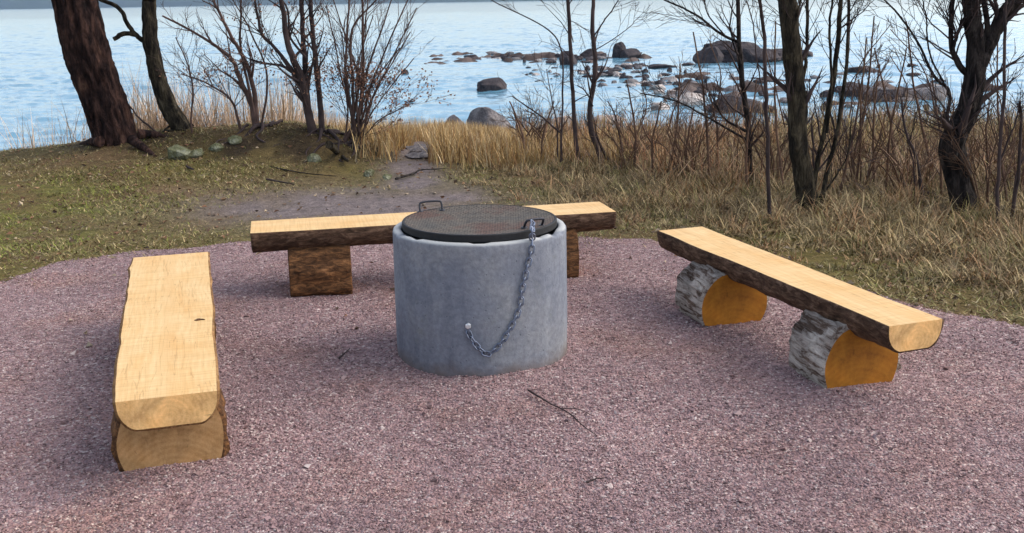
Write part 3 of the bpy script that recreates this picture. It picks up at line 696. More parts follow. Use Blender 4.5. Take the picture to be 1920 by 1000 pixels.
# chain
path = [pix(999, 417, LZ + LT + .030), pix(998, 434, LZ + LT + .012), ring_hit(998, 447, RR + .004)]
for q in [(998, 460), (995, 478), (990, 498), (985, 520), (979, 545), (975, 575), (964, 603), (952, 624), (942, 641), (930, 654), (915, 664), (900, 655), (886, 638), (877, 620), (879, 610)]:
    path.append(ring_hit(*q, RR + .015))
P = resample(path, 400); Ls = np.r_[0, np.cumsum(np.linalg.norm(np.diff(P, axis=0), axis=1))]
chain = empty('chain', (path[-1][0], path[-1][1], path[-1][2])); tag(chain, 'steel link chain hanging from the lid down to the bolt on the concrete ring', 'chain')
pitch = .0305; nl = int(Ls[-1] / pitch)
def link_proto():
    L_, W_, r_ = .043, .0235, .0038; a = np.linspace(0, 2 * math.pi, 21)[:-1]
    p = np.c_[np.cos(a) * W_ / 2 + np.sign(np.cos(a)) * 0, np.zeros(20), np.sin(a) * W_ / 2]
    s = (L_ - W_) / 2; p = np.c_[np.sin(a) * W_ / 2 + np.where(np.sin(a) > 0, s, -s), np.cos(a) * W_ / 2, np.zeros(20)]
    k = 6; th = np.arange(k) * 2 * math.pi / k; V = []
    T = np.roll(p, -1, 0) - np.roll(p, 1, 0); T /= np.linalg.norm(T, axis=1)[:, None]
    n = np.c_[-T[:, 1], T[:, 0], T[:, 2] * 0]
    V = p[:, None] + n[:, None] * (np.cos(th) * r_)[None, :, None] + np.array([0, 0, 1.])[None, None] * (np.sin(th) * r_)[None, :, None]
    i = np.arange(20)[:, None]; j = np.arange(k)[None]; i2 = (i + 1) % 20; j2 = (j + 1) % k
    return V.reshape(-1, 3), np.stack([i * k + j, i2 * k + j, i2 * k + j2, i * k + j2], -1).reshape(-1, 4)
LV, LF = link_proto(); lme = None
for k in range(nl + 1):
    s = k * pitch + .006; q = np.array([np.interp(s, Ls, P[:, c_]) for c_ in range(3)]); q2 = np.array([np.interp(s + .012, Ls, P[:, c_]) for c_ in range(3)]); q1 = np.array([np.interp(s - .012, Ls, P[:, c_]) for c_ in range(3)])
    t = q2 - q1; t /= np.linalg.norm(t); o_ = q - np.array([RC[0], RC[1], q[2]]); o_ /= np.linalg.norm(o_) if k > 2 else 1
    if k <= 2: o_ = np.array([0, 0, 1.])
    b_ = np.cross(t, o_); b_ /= np.linalg.norm(b_); n_v = np.cross(b_, t) * -1
    ang = math.radians(38 if k % 2 else -48); bb_ = b_ * math.cos(ang) + n_v * math.sin(ang); nn = np.cross(t, bb_)
    m_ = Matrix(((t[0], bb_[0], nn[0], q[0]), (t[1], bb_[1], nn[1], q[1]), (t[2], bb_[2], nn[2], q[2]), (0, 0, 0, 1)))
    if lme is None: o = mesh_np('chain_link', LV, LF, M['chain'], chain, smooth=True); lme = o.data
    else: o = bpy.data.objects.new('chain_link', lme); COL.objects.link(o); o.parent = chain
    o.matrix_local = Matrix.Translation(chain.location).inverted() @ m_

# ------------------------------------------------------------------ trees, saplings, shrubs
def wander(rg, p, d, L, n, curl, up):
    pts = [p]; d = d / np.linalg.norm(d)
    for _ in range(n):
        d = d + rg.normal(size=3) * curl + np.array([0, 0, up]); d /= np.linalg.norm(d); pts.append(pts[-1] + d * L / n)
    return np.array(pts)
def twigs(buf, rg, pts, r0, r1, n, L, level, spread=.7, up=.06, curl=.14, tmin=.25, rmin=.0018, leaves=None):
    m = len(pts)
    for _ in range(n):
        t = tmin + (1 - tmin) * rg.random(); f = t * (m - 1); i = min(int(f), m - 2); p = pts[i] + (pts[i + 1] - pts[i]) * (f - i)
        T = pts[i + 1] - pts[i]; T /= np.linalg.norm(T); s = rg.normal(size=3); s -= T * (s @ T); s /= np.linalg.norm(s)
        d = T * (1.0) + s * spread * rg.uniform(.6, 1.5); l_ = L * rg.uniform(.5, 1.2) * (1.1 - .5 * t); rr = max((r0 + (r1 - r0) * t) * .38, rmin * 1.25)
        q = wander(rg, p, d, l_, 6 if level > 1 else 4, curl, up)
        tube(buf, q, np.linspace(rr, rmin, len(q)), 4 if rr > .004 else 3, cap=False)
        if leaves is not None and rg.random() < .8: leaves.append(q[-1]); leaves.append(q[len(q) // 2])
        if level > 1: twigs(buf, rg, q, rr, rmin, max(2, int(n * .38)), l_ * .5, level - 1, spread, up, curl, .2, rmin, leaves)
def px_path(pts, D, dd=0.0, n=None, rg=None, wob=.012):
    w3 = [pd(a_, b_, D + dd * (k / max(1, len(pts) - 1))) for k, (a_, b_) in enumerate(pts)]
    q = resample(w3, n or max(10, len(pts) * 5))
    if rg is not None:
        ph = rg.uniform(0, 50); t = np.arange(len(q)) * .55
        q = q + np.c_[fbm(t + ph, 1.0), fbm(t + ph, 7.0), 0 * t] * wob * sstep(0, 4, np.arange(len(q)))[:, None]
    return q
def extend(rg, q, L):
    d = q[-1] - q[-3]; d /= np.linalg.norm(d); e = wander(rg, q[-1], d + [0, 0, .25], L, 8, .06, .05)
    return np.vstack([q, e[1:]]), len(e) - 1
def woody(name, label, cat, base, D, stems, seed, bark='twig_dark', group=None, tw=(9, .45, 2), part='stem', ext=1.2, leafy=None, rmin=.0018, twup=.06, stickdown=.12, spread=.7):
    """stems: list of (pixel points, width px at base, width px at top, depth drift, sides)"""
    rg = np.random.default_rng(seed); bx = pd(*base, D); gz = float(ground_z(bx[0], bx[1]))
    root = empty(name, (bx[0], bx[1], gz)); tag(root, label, cat, group)
    tb = Buf(); lv = [] if leafy else None
    for st in stems:
        pts, wb, wt = st[:3]; dd = st[3] if len(st) > 3 else rg.uniform(-.25, .25); onbase = st[4] if len(st) > 4 else True; e_ = ext if (len(st) < 6) else st[5]
        q = px_path(pts, D, dd, rg=rg); k_ = D / F
        if onbase:
            g0 = float(ground_z(q[0][0], q[0][1]))
            q = np.vstack([[q[0][0] + (q[0][0] - q[2][0]) * .2, q[0][1], min(g0, q[0][2]) - stickdown], q])
        r = np.interp(np.linspace(0, 1, len(q)), [0, 1], [wb * k_ / 2, wt * k_ / 2])
        if pts[-1][1] <= 8 and e_ > 0:
            q2, n2 = extend(rg, q, e_); r = np.r_[r, np.linspace(r[-1], max(r[-1] * .35, .003), n2)]; q = q2
        b_ = Buf(); big = wb * k_ > .05
        if big:
            qq = resample(q, len(q) * 3); r = np.interp(np.linspace(0, 1, len(qq)), np.linspace(0, 1, len(q)), r); q = qq
            if onbase: r = r * (1 + .35 * np.exp(-np.arange(len(r)) / 4.0))
        tube(b_, q, r, 30 if big else 7, rough=.22 if big else .12, rs=9 if big else 14, seed=seed, ridge=.3 if big else 0)
        b_.build(part, M[bark], root)
        if tw: twigs(tb, rg, q, r[0], r[-1], tw[0], tw[1], tw[2], spread=spread, up=twup, rmin=rmin, leaves=lv)
    if cat in ('bush', 'tree'):
        for k in range(6 if cat == 'bush' else 4):
            a_ = rg.uniform(-math.pi, 0) if k < 4 else rg.uniform(0, math.pi); ln = rg.uniform(.3, .75); st_ = rg.uniform(-.15, .15)
            qs = []
            for u in np.linspace(0, 1, 9):
                X_ = bx[0] + st_ + math.cos(a_ + .5 * u + .35 * math.sin(u * 5 + k)) * ln * u; Y_ = bx[1] + math.sin(a_ + .5 * u) * ln * u
                qs.append([X_, Y_, float(ground_z(X_, Y_)) + .03 * (1 - u) + .018 * math.sin(u * 9 + k) - .025 * u])
            b_ = Buf(); tube(b_, resample(qs, 22), np.linspace(.026, .006, 22) * rg.uniform(.5, 1.1), 7, rough=.3, rs=12); b_.build('root', M[bark if not bark.startswith('twig') else 'twig_dark'], root)
    if tb.n: tb.build('twigs', M[bark if bark.startswith('twig') else 'twig_dark'], root)['kind'] = 'stuff'
    if lv:
        sel = [p for p in lv if leafy[0] < p[2] < leafy[1]]; rg.shuffle(sel); sel = sel[:leafy[2]]
        if sel: leaf_mesh('dry_leaves', np.repeat(np.array(sel), 3, 0) + rg.normal(size=(len(sel) * 3, 3)) * .03, rg, .034, [(.25, .12, .075), (.18, .09, .06), (.30, .16, .10)], root, inv=True)
    return root
def leaf_mesh(name, P_, rg, size, cols, parent=None, inv=False, flat=False):
    n = len(P_); a = rg.normal(size=(n, 3)); 
    if flat: a[:, 2] *= .15
    a /= np.linalg.norm(a, axis=1)[:, None]; b = rg.normal(size=(n, 3))
    if flat: b[:, 2] *= .25
    b -= a * (a * b).sum(1)[:, None]; b /= np.linalg.norm(b, axis=1)[:, None]; s = size * rg.uniform(.5, 1.2, n)[:, None]
    nrm = np.cross(a, b) * .25
    V = np.stack([P_ - a * s * .5, P_ + b * s * .32 + nrm * s, P_ + a * s * .5, P_ - b * s * .32 + nrm * s], 1).reshape(-1, 3)
    i = np.arange(n)[:, None] * 4; Q = np.concatenate([i + [[0, 1, 2]], i + [[0, 2, 3]]])
    c = np.repeat(np.array(cols)[rg.integers(0, len(cols), n)], 4, 0)
    return mesh_np(name, V, Q, M['leafdry'], parent, cols=c, inv=inv)

# pine at the left
rg = np.random.default_rng(11)
bx = pd(226, 286, 12.0); root = empty('pine_tree', (bx[0], bx[1], float(ground_z(bx[0], bx[1])))); tag(root, 'thick leaning pine trunk with rough red brown bark at the far left', 'tree')
q = px_path([(232, 300), (226, 286), (199, 200), (165, 105), (139, 0)], 12.0, 0, 50); q[0][2] -= .1
up_ = q[-1] - q[-6]; up_ /= np.linalg.norm(up_); q = np.vstack([q, [q[-1] + up_ * (k + 1) * .25 for k in range(16)]]); q = resample(q, 200)
r = np.interp(np.arange(200), [0, 8, 25, 60, 150, 199], [.34, .295, .258, .25, .245, .2])
b_ = Buf(); tube(b_, q, r, 72, rough=.10, rs=5, ridge=.34, seed=3); b_.build('trunk', M['pine'], root)
b_ = Buf()
for k in range(9):
    i = rg.integers(150, 198); p = q[i]; d = np.array([rg.normal(), rg.normal(), .3]); w_ = wander(rg, p, d, 1.6, 9, .15, .03); tube(b_, w_, np.linspace(.045, .01, 10), 6); twigs(b_, rg, w_, .03, .008, 8, .5, 2)
b_.build('crown', M['twig_dark'], root)
for a_, b2 in [((262, 285), (330, 300)), ((190, 290), (150, 300)), ((250, 290), (300, 318))]:
    b_ = Buf(); p0 = pix(*a_, .12); p1 = pix(*b2, .0); m1 = (p0 + p1) / 2; m1[2] = float(ground_z(m1[0], m1[1])) + .03; p1[2] = float(ground_z(p1[0], p1[1])) - .03; p0[2] = float(ground_z(p0[0], p0[1])) + .08
    tube(b_, resample([p0, m1, p1], 12), np.linspace(.06, .015, 12), 8, rough=.3); b_.build('root', M['pine'], root)

woody('tree', 'slim curved tree trunk with a cut side branch right of the pine', 'tree', (345, 258), 12.3,
      [([(352, 268), (345, 246), (318, 200), (298, 150), (285, 90), (280, 40), (280, 0)], 40, 25, 0), ([(284, 82), (268, 75), (255, 66), (240, 45), (222, 15), (190, 0)], 11, 7, 0, False, .6),
       ([(258, 67), (240, 63), (228, 65), (213, 74)], 9, 9, 0, False, 0)], 21, 'trunk', tw=None, part='trunk', ext=2.2)
woody('sapling', 'low bent twig sapling leaning right out of the pine base', 'sapling', (300, 262), 12.1, [([(318, 272), (290, 245), (262, 222), (245, 200)], 5, 3)], 22, tw=(3, .2, 1))
woody('bush', 'thin bare bush with arching twigs between the slim trunk and the brown leafed bush', 'bush', (482, 262), 12.1,
      [([(486, 268), (472, 200), (455, 160), (432, 110), (380, 70), (305, 30)], 13, 3), ([(482, 262), (478, 180), (462, 120), (430, 60), (405, 10), (400, 0)], 12, 3), ([(450, 240), (435, 190), (395, 160), (340, 138)], 6, 2),
       ([(478, 220), (452, 90), (452, 0)], 6, 3), ([(358, 225), (362, 170), (352, 120), (330, 70)], 4, 2), ([(490, 240), (500, 140), (470, 60), (440, 5)], 5, 2)], 23, 'twig', tw=(15, .62, 2), leafy=(.3, 1.0, 60), ext=.9)
woody('bush', 'tallest bare bush with thick dark stems and brown leaves left of centre', 'bush', (592, 262), 12.0,
      [([(600, 275), (588, 255), (575, 190), (562, 140), (540, 80), (527, 0)], 22, 9), ([(585, 270), (578, 200), (572, 120), (568, 60), (566, 0)], 14, 8), ([(605, 268), (598, 170), (588, 80), (582, 0)], 13, 8),
       ([(560, 150), (520, 95), (490, 60), (478, 0)], 9, 4, 0, False), ([(553, 140), (530, 124), (505, 120), (470, 112)], 6, 3, 0, False), ([(575, 110), (545, 70), (540, 20), (530, 0)], 5, 3, 0, False)], 24, 'twig_dark', tw=(14, .62, 2), leafy=(.35, 1.7, 170), ext=1.2)
st = []
rgs = np.random.default_rng(5)
for (x1, y1, x2, y2, wb) in [(648, 130, 655, 0, 8), (660, 60, 706, 0, 7), (680, 150, 680, 0, 10), (668, 130, 625, 0, 4), (640, 140, 612, 10, 4), (690, 130, 735, 0, 6), (700, 150, 765, 0, 6), (715, 150, 782, 15, 5), (700, 180, 770, 60, 4), (705, 200, 775, 110, 3), (655, 170, 640, 60, 4), (672, 120, 700, 30, 4), (690, 170, 750, 90, 3), (712, 225, 770, 195, 3), (675, 140, 690, 0, 5)]:
    st.append(([(655 + rgs.uniform(-14, 26), 275 + rgs.uniform(-8, 4)), ((655 + x1) / 2 + 5, (275 + y1) / 2), (x1, y1), (x2, y2)], wb, max(2, wb * .4)))
woody('bush', 'wide fan shaped bare bush with reddish brown leaves low down beside the golden grass', 'bush', (668, 275), 11.9, st, 25, 'twig', tw=(12, .75, 2), leafy=(.1, 1.05, 520), spread=.5, ext=.8)
woody('sapling', 'straight thin dark sapling, left of the central pair', 'sapling', (1088, 312), 11.0,
      [([(1088, 312), (1078, 240), (1072, 120), (1066, 0)], 9, 7), ([(1052, 270), (1056, 160), (1052, 90), (1020, 50), (930, 5)], 4, 2), ([(1052, 250), (1010, 215), (960, 180)], 4, 2), ([(1045, 235), (1025, 130)], 3, 1.5), ([(1075, 80), (1068, 40), (1105, 60)], 2, 1, 0, False)], 26, 'twig_dark', tw=(9, .5, 2), ext=1.3, twup=.02, spread=.9)
woody('sapling', 'slightly crooked thin dark sapling, right of the central pair', 'sapling', (1132, 315), 11.0,
      [([(1132, 315), (1107, 225), (1117, 130), (1112, 60), (1113, 0)], 12, 7), ([(1148, 315), (1125, 270), (1106, 235)], 7, 5), ([(1112, 200), (1096, 170), (1082, 160)], 3, 2, 0, False), ([(1170, 300), (1155, 220), (1140, 190)], 4, 2), ([(1112, 70), (1140, 30), (1160, 0)], 3, 2, 0, False), ([(1115, 95), (1170, 60), (1200, 30)], 2, 1, 0, False)], 27, 'twig_dark', tw=(9, .45, 2), ext=1.3, spread=.9)
woody('tree', 'thin forked tree with long arching twigs left of the upright mid trunk', 'tree', (1405, 345), 9.8,
      [([(1407, 350), (1405, 322), (1402, 225), (1388, 115), (1384, 0)], 16, 8), ([(1398, 246), (1356, 220), (1338, 184)], 6, 3, 0, False), ([(1386, 80), (1350, 62), (1300, 25), (1246, 0)], 6, 3, 0, False), ([(1400, 262), (1330, 222), (1269, 190), (1200, 175)], 5, 2, -.5, False, 0),
       ([(1390, 120), (1370, 60), (1375, 0)], 3, 2, 0, False), ([(1360, 68), (1330, 30), (1320, 0)], 3, 2, 0, False)], 28, 'trunk_dark', tw=(17, .55, 2), ext=1.2)
woody('sapling', 'straight thin sapling standing in dry grass just left of the upright mid trunk', 'sapling', (1444, 418), 8.1,
      [([(1444, 425), (1440, 300), (1437, 184), (1432, 70), (1425, 0)], 8, 6), ([(1438, 200), (1420, 120), (1415, 60), (1400, 0)], 3, 2, 0, False)], 29, 'twig_dark', tw=(8, .35, 2), ext=1.0)
woody('tree', 'upright dark mossy trunk in the right middle with thin stems from its base', 'tree', (1518, 402), 8.5,
      [([(1522, 408), (1512, 368), (1499, 276), (1495, 184), (1485, 92), (1477, 0)], 40, 34, 0), ([(1535, 395), (1526, 350), (1540, 276), (1568, 115), (1577, 0)], 13, 8, .2), ([(1540, 385), (1552, 320), (1568, 257), (1588, 120), (1591, 0)], 10, 6, .3),
       ([(1505, 150), (1513, 100), (1515, 0)], 7, 6, .2, False), ([(1550, 250), (1560, 150), (1555, 60), (1562, 0)], 6, 4, .2, False), ([(1500, 120), (1492, 60), (1500, 0)], 5, 4, -.1, False), ([(1530, 380), (1560, 340), (1590, 290), (1600, 200)], 5, 2, .2)], 30, 'trunk', part='trunk', tw=(14, .55, 2), ext=1.5)
woody('sapling', 'small thin sapling between the upright mid trunk and the thick right trunk', 'sapling', (1730, 384), 8.8,
      [([(1732, 388), (1719, 300), (1698, 246), (1690, 180)], 9, 3), ([(1715, 370), (1712, 300), (1700, 262)], 4, 2)], 31, 'twig_dark', tw=(9, .35, 2))
woody('tree', 'thick twisted dark trunk that forks high up at the far right', 'tree', (1812, 410), 8.3,
      [([(1818, 418), (1804, 360), (1787, 285), (1790, 255), (1812, 215), (1826, 160), (1831, 90), (1824, 40), (1822, 0)], 56, 30, 0), ([(1835, 120), (1850, 90), (1868, 55), (1884, 24), (1905, 0)], 34, 24, 0, False), ([(1822, 150), (1800, 122), (1784, 85), (1786, 0)], 13, 9, 0, False),
       ([(1786, 92), (1797, 62), (1812, 28)], 8, 5, 0, False), ([(1835, 95), (1850, 50), (1846, 0)], 14, 10, 0, False), ([(1770, 240), (1781, 176), (1752, 144), (1710, 60), (1659, 0)], 7, 3, .1, False), ([(1782, 178), (1745, 110), (1738, 40), (1730, 0)], 4, 2, 0, False),
       ([(1790, 300), (1800, 260), (1775, 235), (1771, 215)], 8, 5, -.2, False)], 32, 'trunk_dark', part='trunk', tw=(15, .6, 2), ext=1.5)
woody('sapling', 'tall thin straight sapling right of the thick forked trunk', 'sapling', (1870, 440), 7.9, [([(1870, 445), (1872, 336), (1881, 180), (1885, 36), (1886, 0)], 8, 5), ([(1876, 300), (1900, 240), (1912, 190)], 4, 2, 0, False)], 33, 'twig_dark', tw=(8, .35, 2), ext=1)
woody('sapling', 'short leaning sapling at the right edge of the picture', 'sapling', (1900, 425), 8.0, [([(1895, 430), (1908, 330), (1915, 220), (1912, 190)], 8, 4), ([(1905, 330), (1935, 250), (1950, 150)], 4, 2)], 34, 'twig_dark', tw=(8, .35, 2), ext=1)
for i, (x0, y0, sp, hh_, lb) in enumerate([(1290, 345, 70, 150, 'low tangled bare bush left of the thin forked tree'), (1455, 350, 80, 160, 'tangled bare bush just left of the upright mid trunk base'), (1610, 365, 90, 190, 'tangled bare bush right of the upright mid trunk'),
                                     (1700, 375, 80, 150, 'low bare bush between the small sapling and the upright mid trunk'), (1850, 405, 80, 200, 'tangled bare bush behind the thick forked trunk'), (1180, 325, 60, 110, 'low bare bush right of the crooked central sapling'), (1905, 380, 60, 190, 'bare bush cut by the right edge of the picture'), (1010, 290, 50, 90, 'low reddish bare bush left of the central pair of saplings')]):
    D = min(pix(x0, y0, -.02)[1], 12.2); rq = np.random.default_rng(200 + i); st = []
    for k in range(8):
        u = (k - 3.5) / 4 * sp + rq.normal() * 10; st.append(([(x0 + u * .15, y0), (x0 + u * .55 + rq.normal() * 8, y0 - hh_ * .4), (x0 + u * 1.2, y0 - hh_ * rq.uniform(.55, .95))], 4, 1.6, rq.uniform(-.3, .3), True, 0))
    woody('bush', lb, 'bush', (x0, y0), D, st, 210 + i, 'twig_brown', 'low tangled bare bushes in the brush', tw=(8, .34, 2))
# thin background saplings in the brush
spots = [(1330, 350, 1300, 60, ''), (1470, 372, 1455, 40, ''), (1570, 380, 1625, 70, ''), (1660, 372, 1700, 90, ''), (1765, 385, 1745, 130, ''), (1890, 395, 1870, 60, ''), (1250, 335, 1275, 120, ''), (1400, 365, 1420, 150, ''), (1190, 330, 1175, 150, 'left'), (1225, 335, 1240, 190, ''), (1600, 372, 1612, 150, ''), (1640, 360, 1650, 120, ''), (1590, 350, 1640, 30, ''), (1290, 340, 1302, 200, ''), (1680, 350, 1640, 90, ''), (1860, 350, 1855, 190, ''), (985, 300, 955, 190, ''), (1015, 310, 1040, 190, ''), (1345, 330, 1330, 170, ''), (1755, 345, 1700, 40, '')]
lbl = ['tall thin sapling reaching over the left end of the largest rock mass', 'tall thin sapling close to the left side of the upright mid trunk', 'sapling leaning right away from the upright mid trunk stems', 'sapling crossing the shore ledge rock, leaning right', 'sapling just left of the foot of the thick forked trunk', 'tall thin sapling at the far right leaning left', 'slanting sapling in the brush above the middle of the clearing edge', 'thin sapling right beside the forked thin tree', 'thin bare sapling in the brush right of the crooked central sapling', 'short bare sapling in front of the pale slab', 'bare sapling rising from brush right of the twin thin stems', 'leggy bare sapling in front of the long low reef rock', 'long slanting sapling reaching up right of the upright mid trunk',
       'short upright sapling in brush left of the thin forked tree', 'bare sapling leaning left toward the reef rock', 'short sapling directly right of the thick forked trunk', 'short leaning sapling beside the large shore boulder', 'short sapling between the boulder and the central pair', 'short sapling touching the thin forked tree', 'long sapling leaning left away from the thick forked trunk']
for i, ((x0, y0, x1, y1, _), lb) in enumerate(zip(spots, lbl)):
    D = pix(x0, y0, -.02)[1]; D = min(D, 12.3)
    woody('sapling', lb, 'sapling', (x0, y0), D, [([(x0, y0), ((x0 + x1) / 2 + 8 * (-1) ** i, (y0 + y1) / 2), (x1, y1)], 6, 2.5), ([(x0 + 2, (y0 * .6 + y1 * .4)), (x0 + 22 * (-1) ** i, (y0 * .3 + y1 * .7)), (x1 + 30 * (-1) ** i, y1 + 15)], 3, 1.5, 0, False)], 50 + i, 'twig_brown', 'thin bare saplings in the brush', tw=(6, .4, 2), ext=.5)

# ------------------------------------------------------------------ grass, reeds, undergrowth (stuff)
def blades(name, x, y, z, L, wd, lean, colr, rg, seg=2, droop=.6, dirb=None, mat='blade'):
    """curved blades as strips; L,wd,lean arrays"""
    n = len(x); az = rg.uniform(0, 2 * math.pi, n) if dirb is None else dirb + rg.normal(size=n) * .8
    dx, dy = np.cos(az), np.sin(az); sxd, syd = -dy, dx
    t = np.linspace(0, 1, seg + 1); P_ = []
    for k, tt in enumerate(t):
        h = L * tt; a = lean * (1 + droop * tt); hor = h * np.sin(np.minimum(a, 1.6)); ver = h * np.cos(np.minimum(a, 1.6))
        cx = x + dx * hor; cy = y + dy * hor; cz = z + ver; w_ = wd * (1 - tt) * .5 + (0 if k == seg else wd * .12)
        if k < seg: P_.append(np.stack([np.stack([cx - sxd * w_, cy - syd * w_, cz], -1), np.stack([cx + sxd * w_, cy + syd * w_, cz], -1)], 1))
        else: P_.append(np.stack([cx, cy, cz], -1)[:, None])
    V = np.concatenate(P_, 1); m = V.shape[1]; base = np.arange(n)[:, None] * m; Fs = []
    for k in range(seg - 1): Fs.append(base + [[2 * k, 2 * k + 1, 2 * k + 3, 2 * k + 2]])
    tri = base + [[2 * seg - 2, 2 * seg - 1, 2 * seg]]
    o = mesh_np(name, V.reshape(-1, 3), ([np.concatenate(Fs)] if Fs else []) + [tri], M[mat], cols=np.repeat(colr, m, 0)); o['kind'] = 'stuff'; return o
def pick(rg, n, pal, wts=None):
    return np.array(pal)[rg.choice(len(pal), n, p=wts)]
rg = np.random.default_rng(101)
# short matted turf at the left and along the gravel edge
def turf():
    n = 520000; x = rg.uniform(-7.5, 4.6, n); y = rg.uniform(4.6, 13.2, n)
    ed = edge_dist(x, y)
    path = np.maximum(np.exp(-((x + 1.35) / 1.3) ** 2 - ((y - 9.15) / .9) ** 2) * 1.3, np.exp(-((x + 1.0) / .5) ** 2) * sstep(9, 10.5, y))
    cl = fbm(x * 1.6, y * 1.6, 5, 3)
    ok = (ed > -.22 + .3 * rg.random(n) + .12 * fbm(x * 5, y * 5, 2, 2)) & (rg.random(n) > 1.0 * np.exp(-((x + 2.6) / 1.2) ** 2 - ((y - 11.6) / .4) ** 2)) & (rg.random(n) > path * 1.1) & (rg.random(n) < .55 + cl * 1.1) & (np.abs(x) < y * .56 + .6)
    x, y, ed, cl = x[ok], y[ok], ed[ok], cl[ok]; n = len(x)
    c = pick(rg, n, [(.24, .20, .07), (.42, .31, .15), (.14, .08, .035), (.14, .145, .03), (.46, .37, .2)], [.30, .20, .26, .17, .07])
    g = np.exp(-((x + 4.9) / 1.4) ** 2 - ((y - 9.8) / 1.3) ** 2) + np.exp(-((x + 3.9) / .8) ** 2 - ((y - 8.0) / .8) ** 2) + .35 * np.exp(-((x - .2) / 1.2) ** 2 - ((y - 10.3) / .8) ** 2)
    gm = (rg.random(n) < g * (.45 + 1.1 * fbm(x * 2.2, y * 2.2, 31, 3)))[:, None]; c = np.where(gm, np.array([.20, .215, .035]) * rg.uniform(.7, 1.3, (n, 1)), c)
    L = rg.uniform(.02, .06, n) * (1 + .8 * cl); blades('grass', x, y, ground_z(x, y), L, rg.uniform(.004, .009, n), rg.uniform(.5, 1.45, n), c * rg.uniform(.6, 1.2, (n, 1)), rg, 1)
turf()
# taller tufted dry grass to the right
def tufts():
    m = 5200; tx = rg.uniform(-1.2, 6.4, m); ty = rg.uniform(5.4, 13.5, m); ed = edge_dist(tx, ty)
    den = sstep(.15, .9, ed) * sstep(-.6, .8, tx - .25 * (10.5 - ty)) 
    ok = (rg.random(m) < den) & (np.abs(tx) < ty * .55 + .5); tx, ty, ed = tx[ok], ty[ok], ed[ok]; m = len(tx)
    k = 70; sz = rg.uniform(.55, 1.25, m) * (.45 + .55 * sstep(.2, 1.6, ed)) * (.55 + .45 * sstep(-.2, 1.8, tx))
    x = np.repeat(tx, k) + rg.normal(size=m * k) * .055; y = np.repeat(ty, k) + rg.normal(size=m * k) * .055; s = np.repeat(sz, k)
    c0 = pick(rg, m, [(.27, .195, .09), (.40, .295, .15), (.17, .115, .055), (.17, .145, .05), (.30, .175, .085)]); c = np.repeat(c0, k, 0) * rg.uniform(.4, 1.7, (m * k, 1))
    L = s * rg.uniform(.10, .30, m * k); blades('dry_grass', x, y, ground_z(x, y) - .005, L, rg.uniform(.004, .008, m * k), rg.uniform(.3, 1.5, m * k), c, rg, 3, 1.0)
tufts()
# golden reeds on the slope down to the shore
def reeds():
    xs_, ys_, ls = [], [], []
    def patch(n, x0, x1, y0, y1, l0, l1, ex=None):
        x = rg.uniform(x0, x1, n); y = rg.uniform(y0, y1, n); keep = rg.random(n) < .65 + .9 * fbm(x * 1.2, y * .8, 3, 3)
        if ex is not None: keep &= ex(x, y)
        xs_.append(x[keep]); ys_.append(y[keep]); ls.append(rg.uniform(l0, l1, keep.sum()) * (1 + .3 * fbm(x[keep], y[keep], 6, 2)))
    patch(13000, -4.8, -2.0, 12.9, 16.5, .7, 1.3)
    patch(60000, -2.4, 1.8, 13.0, 27, .35, .85, lambda x, y: (np.abs(x + 1.05 + .05 * (y - 11)) > .15) | (y > 16))
    patch(22000, -1.75, 1.4, 11.0, 13.4, .15, .42, lambda x, y: (np.abs(x + 1.05) > .17) & (rg.random(len(x)) < sstep(10.9, 12.2, y + .4 * (x + .6))))
    patch(5000, -7.5, -3.0, 13.0, 16.8, .45, .95)
    x, y, L = map(np.concatenate, (xs_, ys_, ls)); n = len(x)
    cap = 1.7 - y * np.interp(x / y, [-.3, -.2, -.1, -.05, .02, .1], [.105, .10, .106, .112, .124, .124]) * rg.uniform(.93, 1.12, n) - ground_z(x, y)
    L = np.where(x < -2.6, L, np.clip(np.minimum(L, cap), .06, 2))
    c = pick(rg, n, [(.46, .30, .12), (.55, .38, .17), (.36, .21, .075), (.60, .46, .27), (.30, .15, .06)], [.3, .25, .2, .15, .1])
    c = np.where((x < -2.3)[:, None], np.array([.58, .42, .28]) * (.6 + .8 * rg.random((n, 1))), c)
    blades('reeds', x, y, ground_z(x, y) - .01, L, rg.uniform(.005, .011, n), rg.uniform(.02, .42, n), c * rg.uniform(.6, 1.2, (n, 1)), rg, 3, 1.0)
reeds()
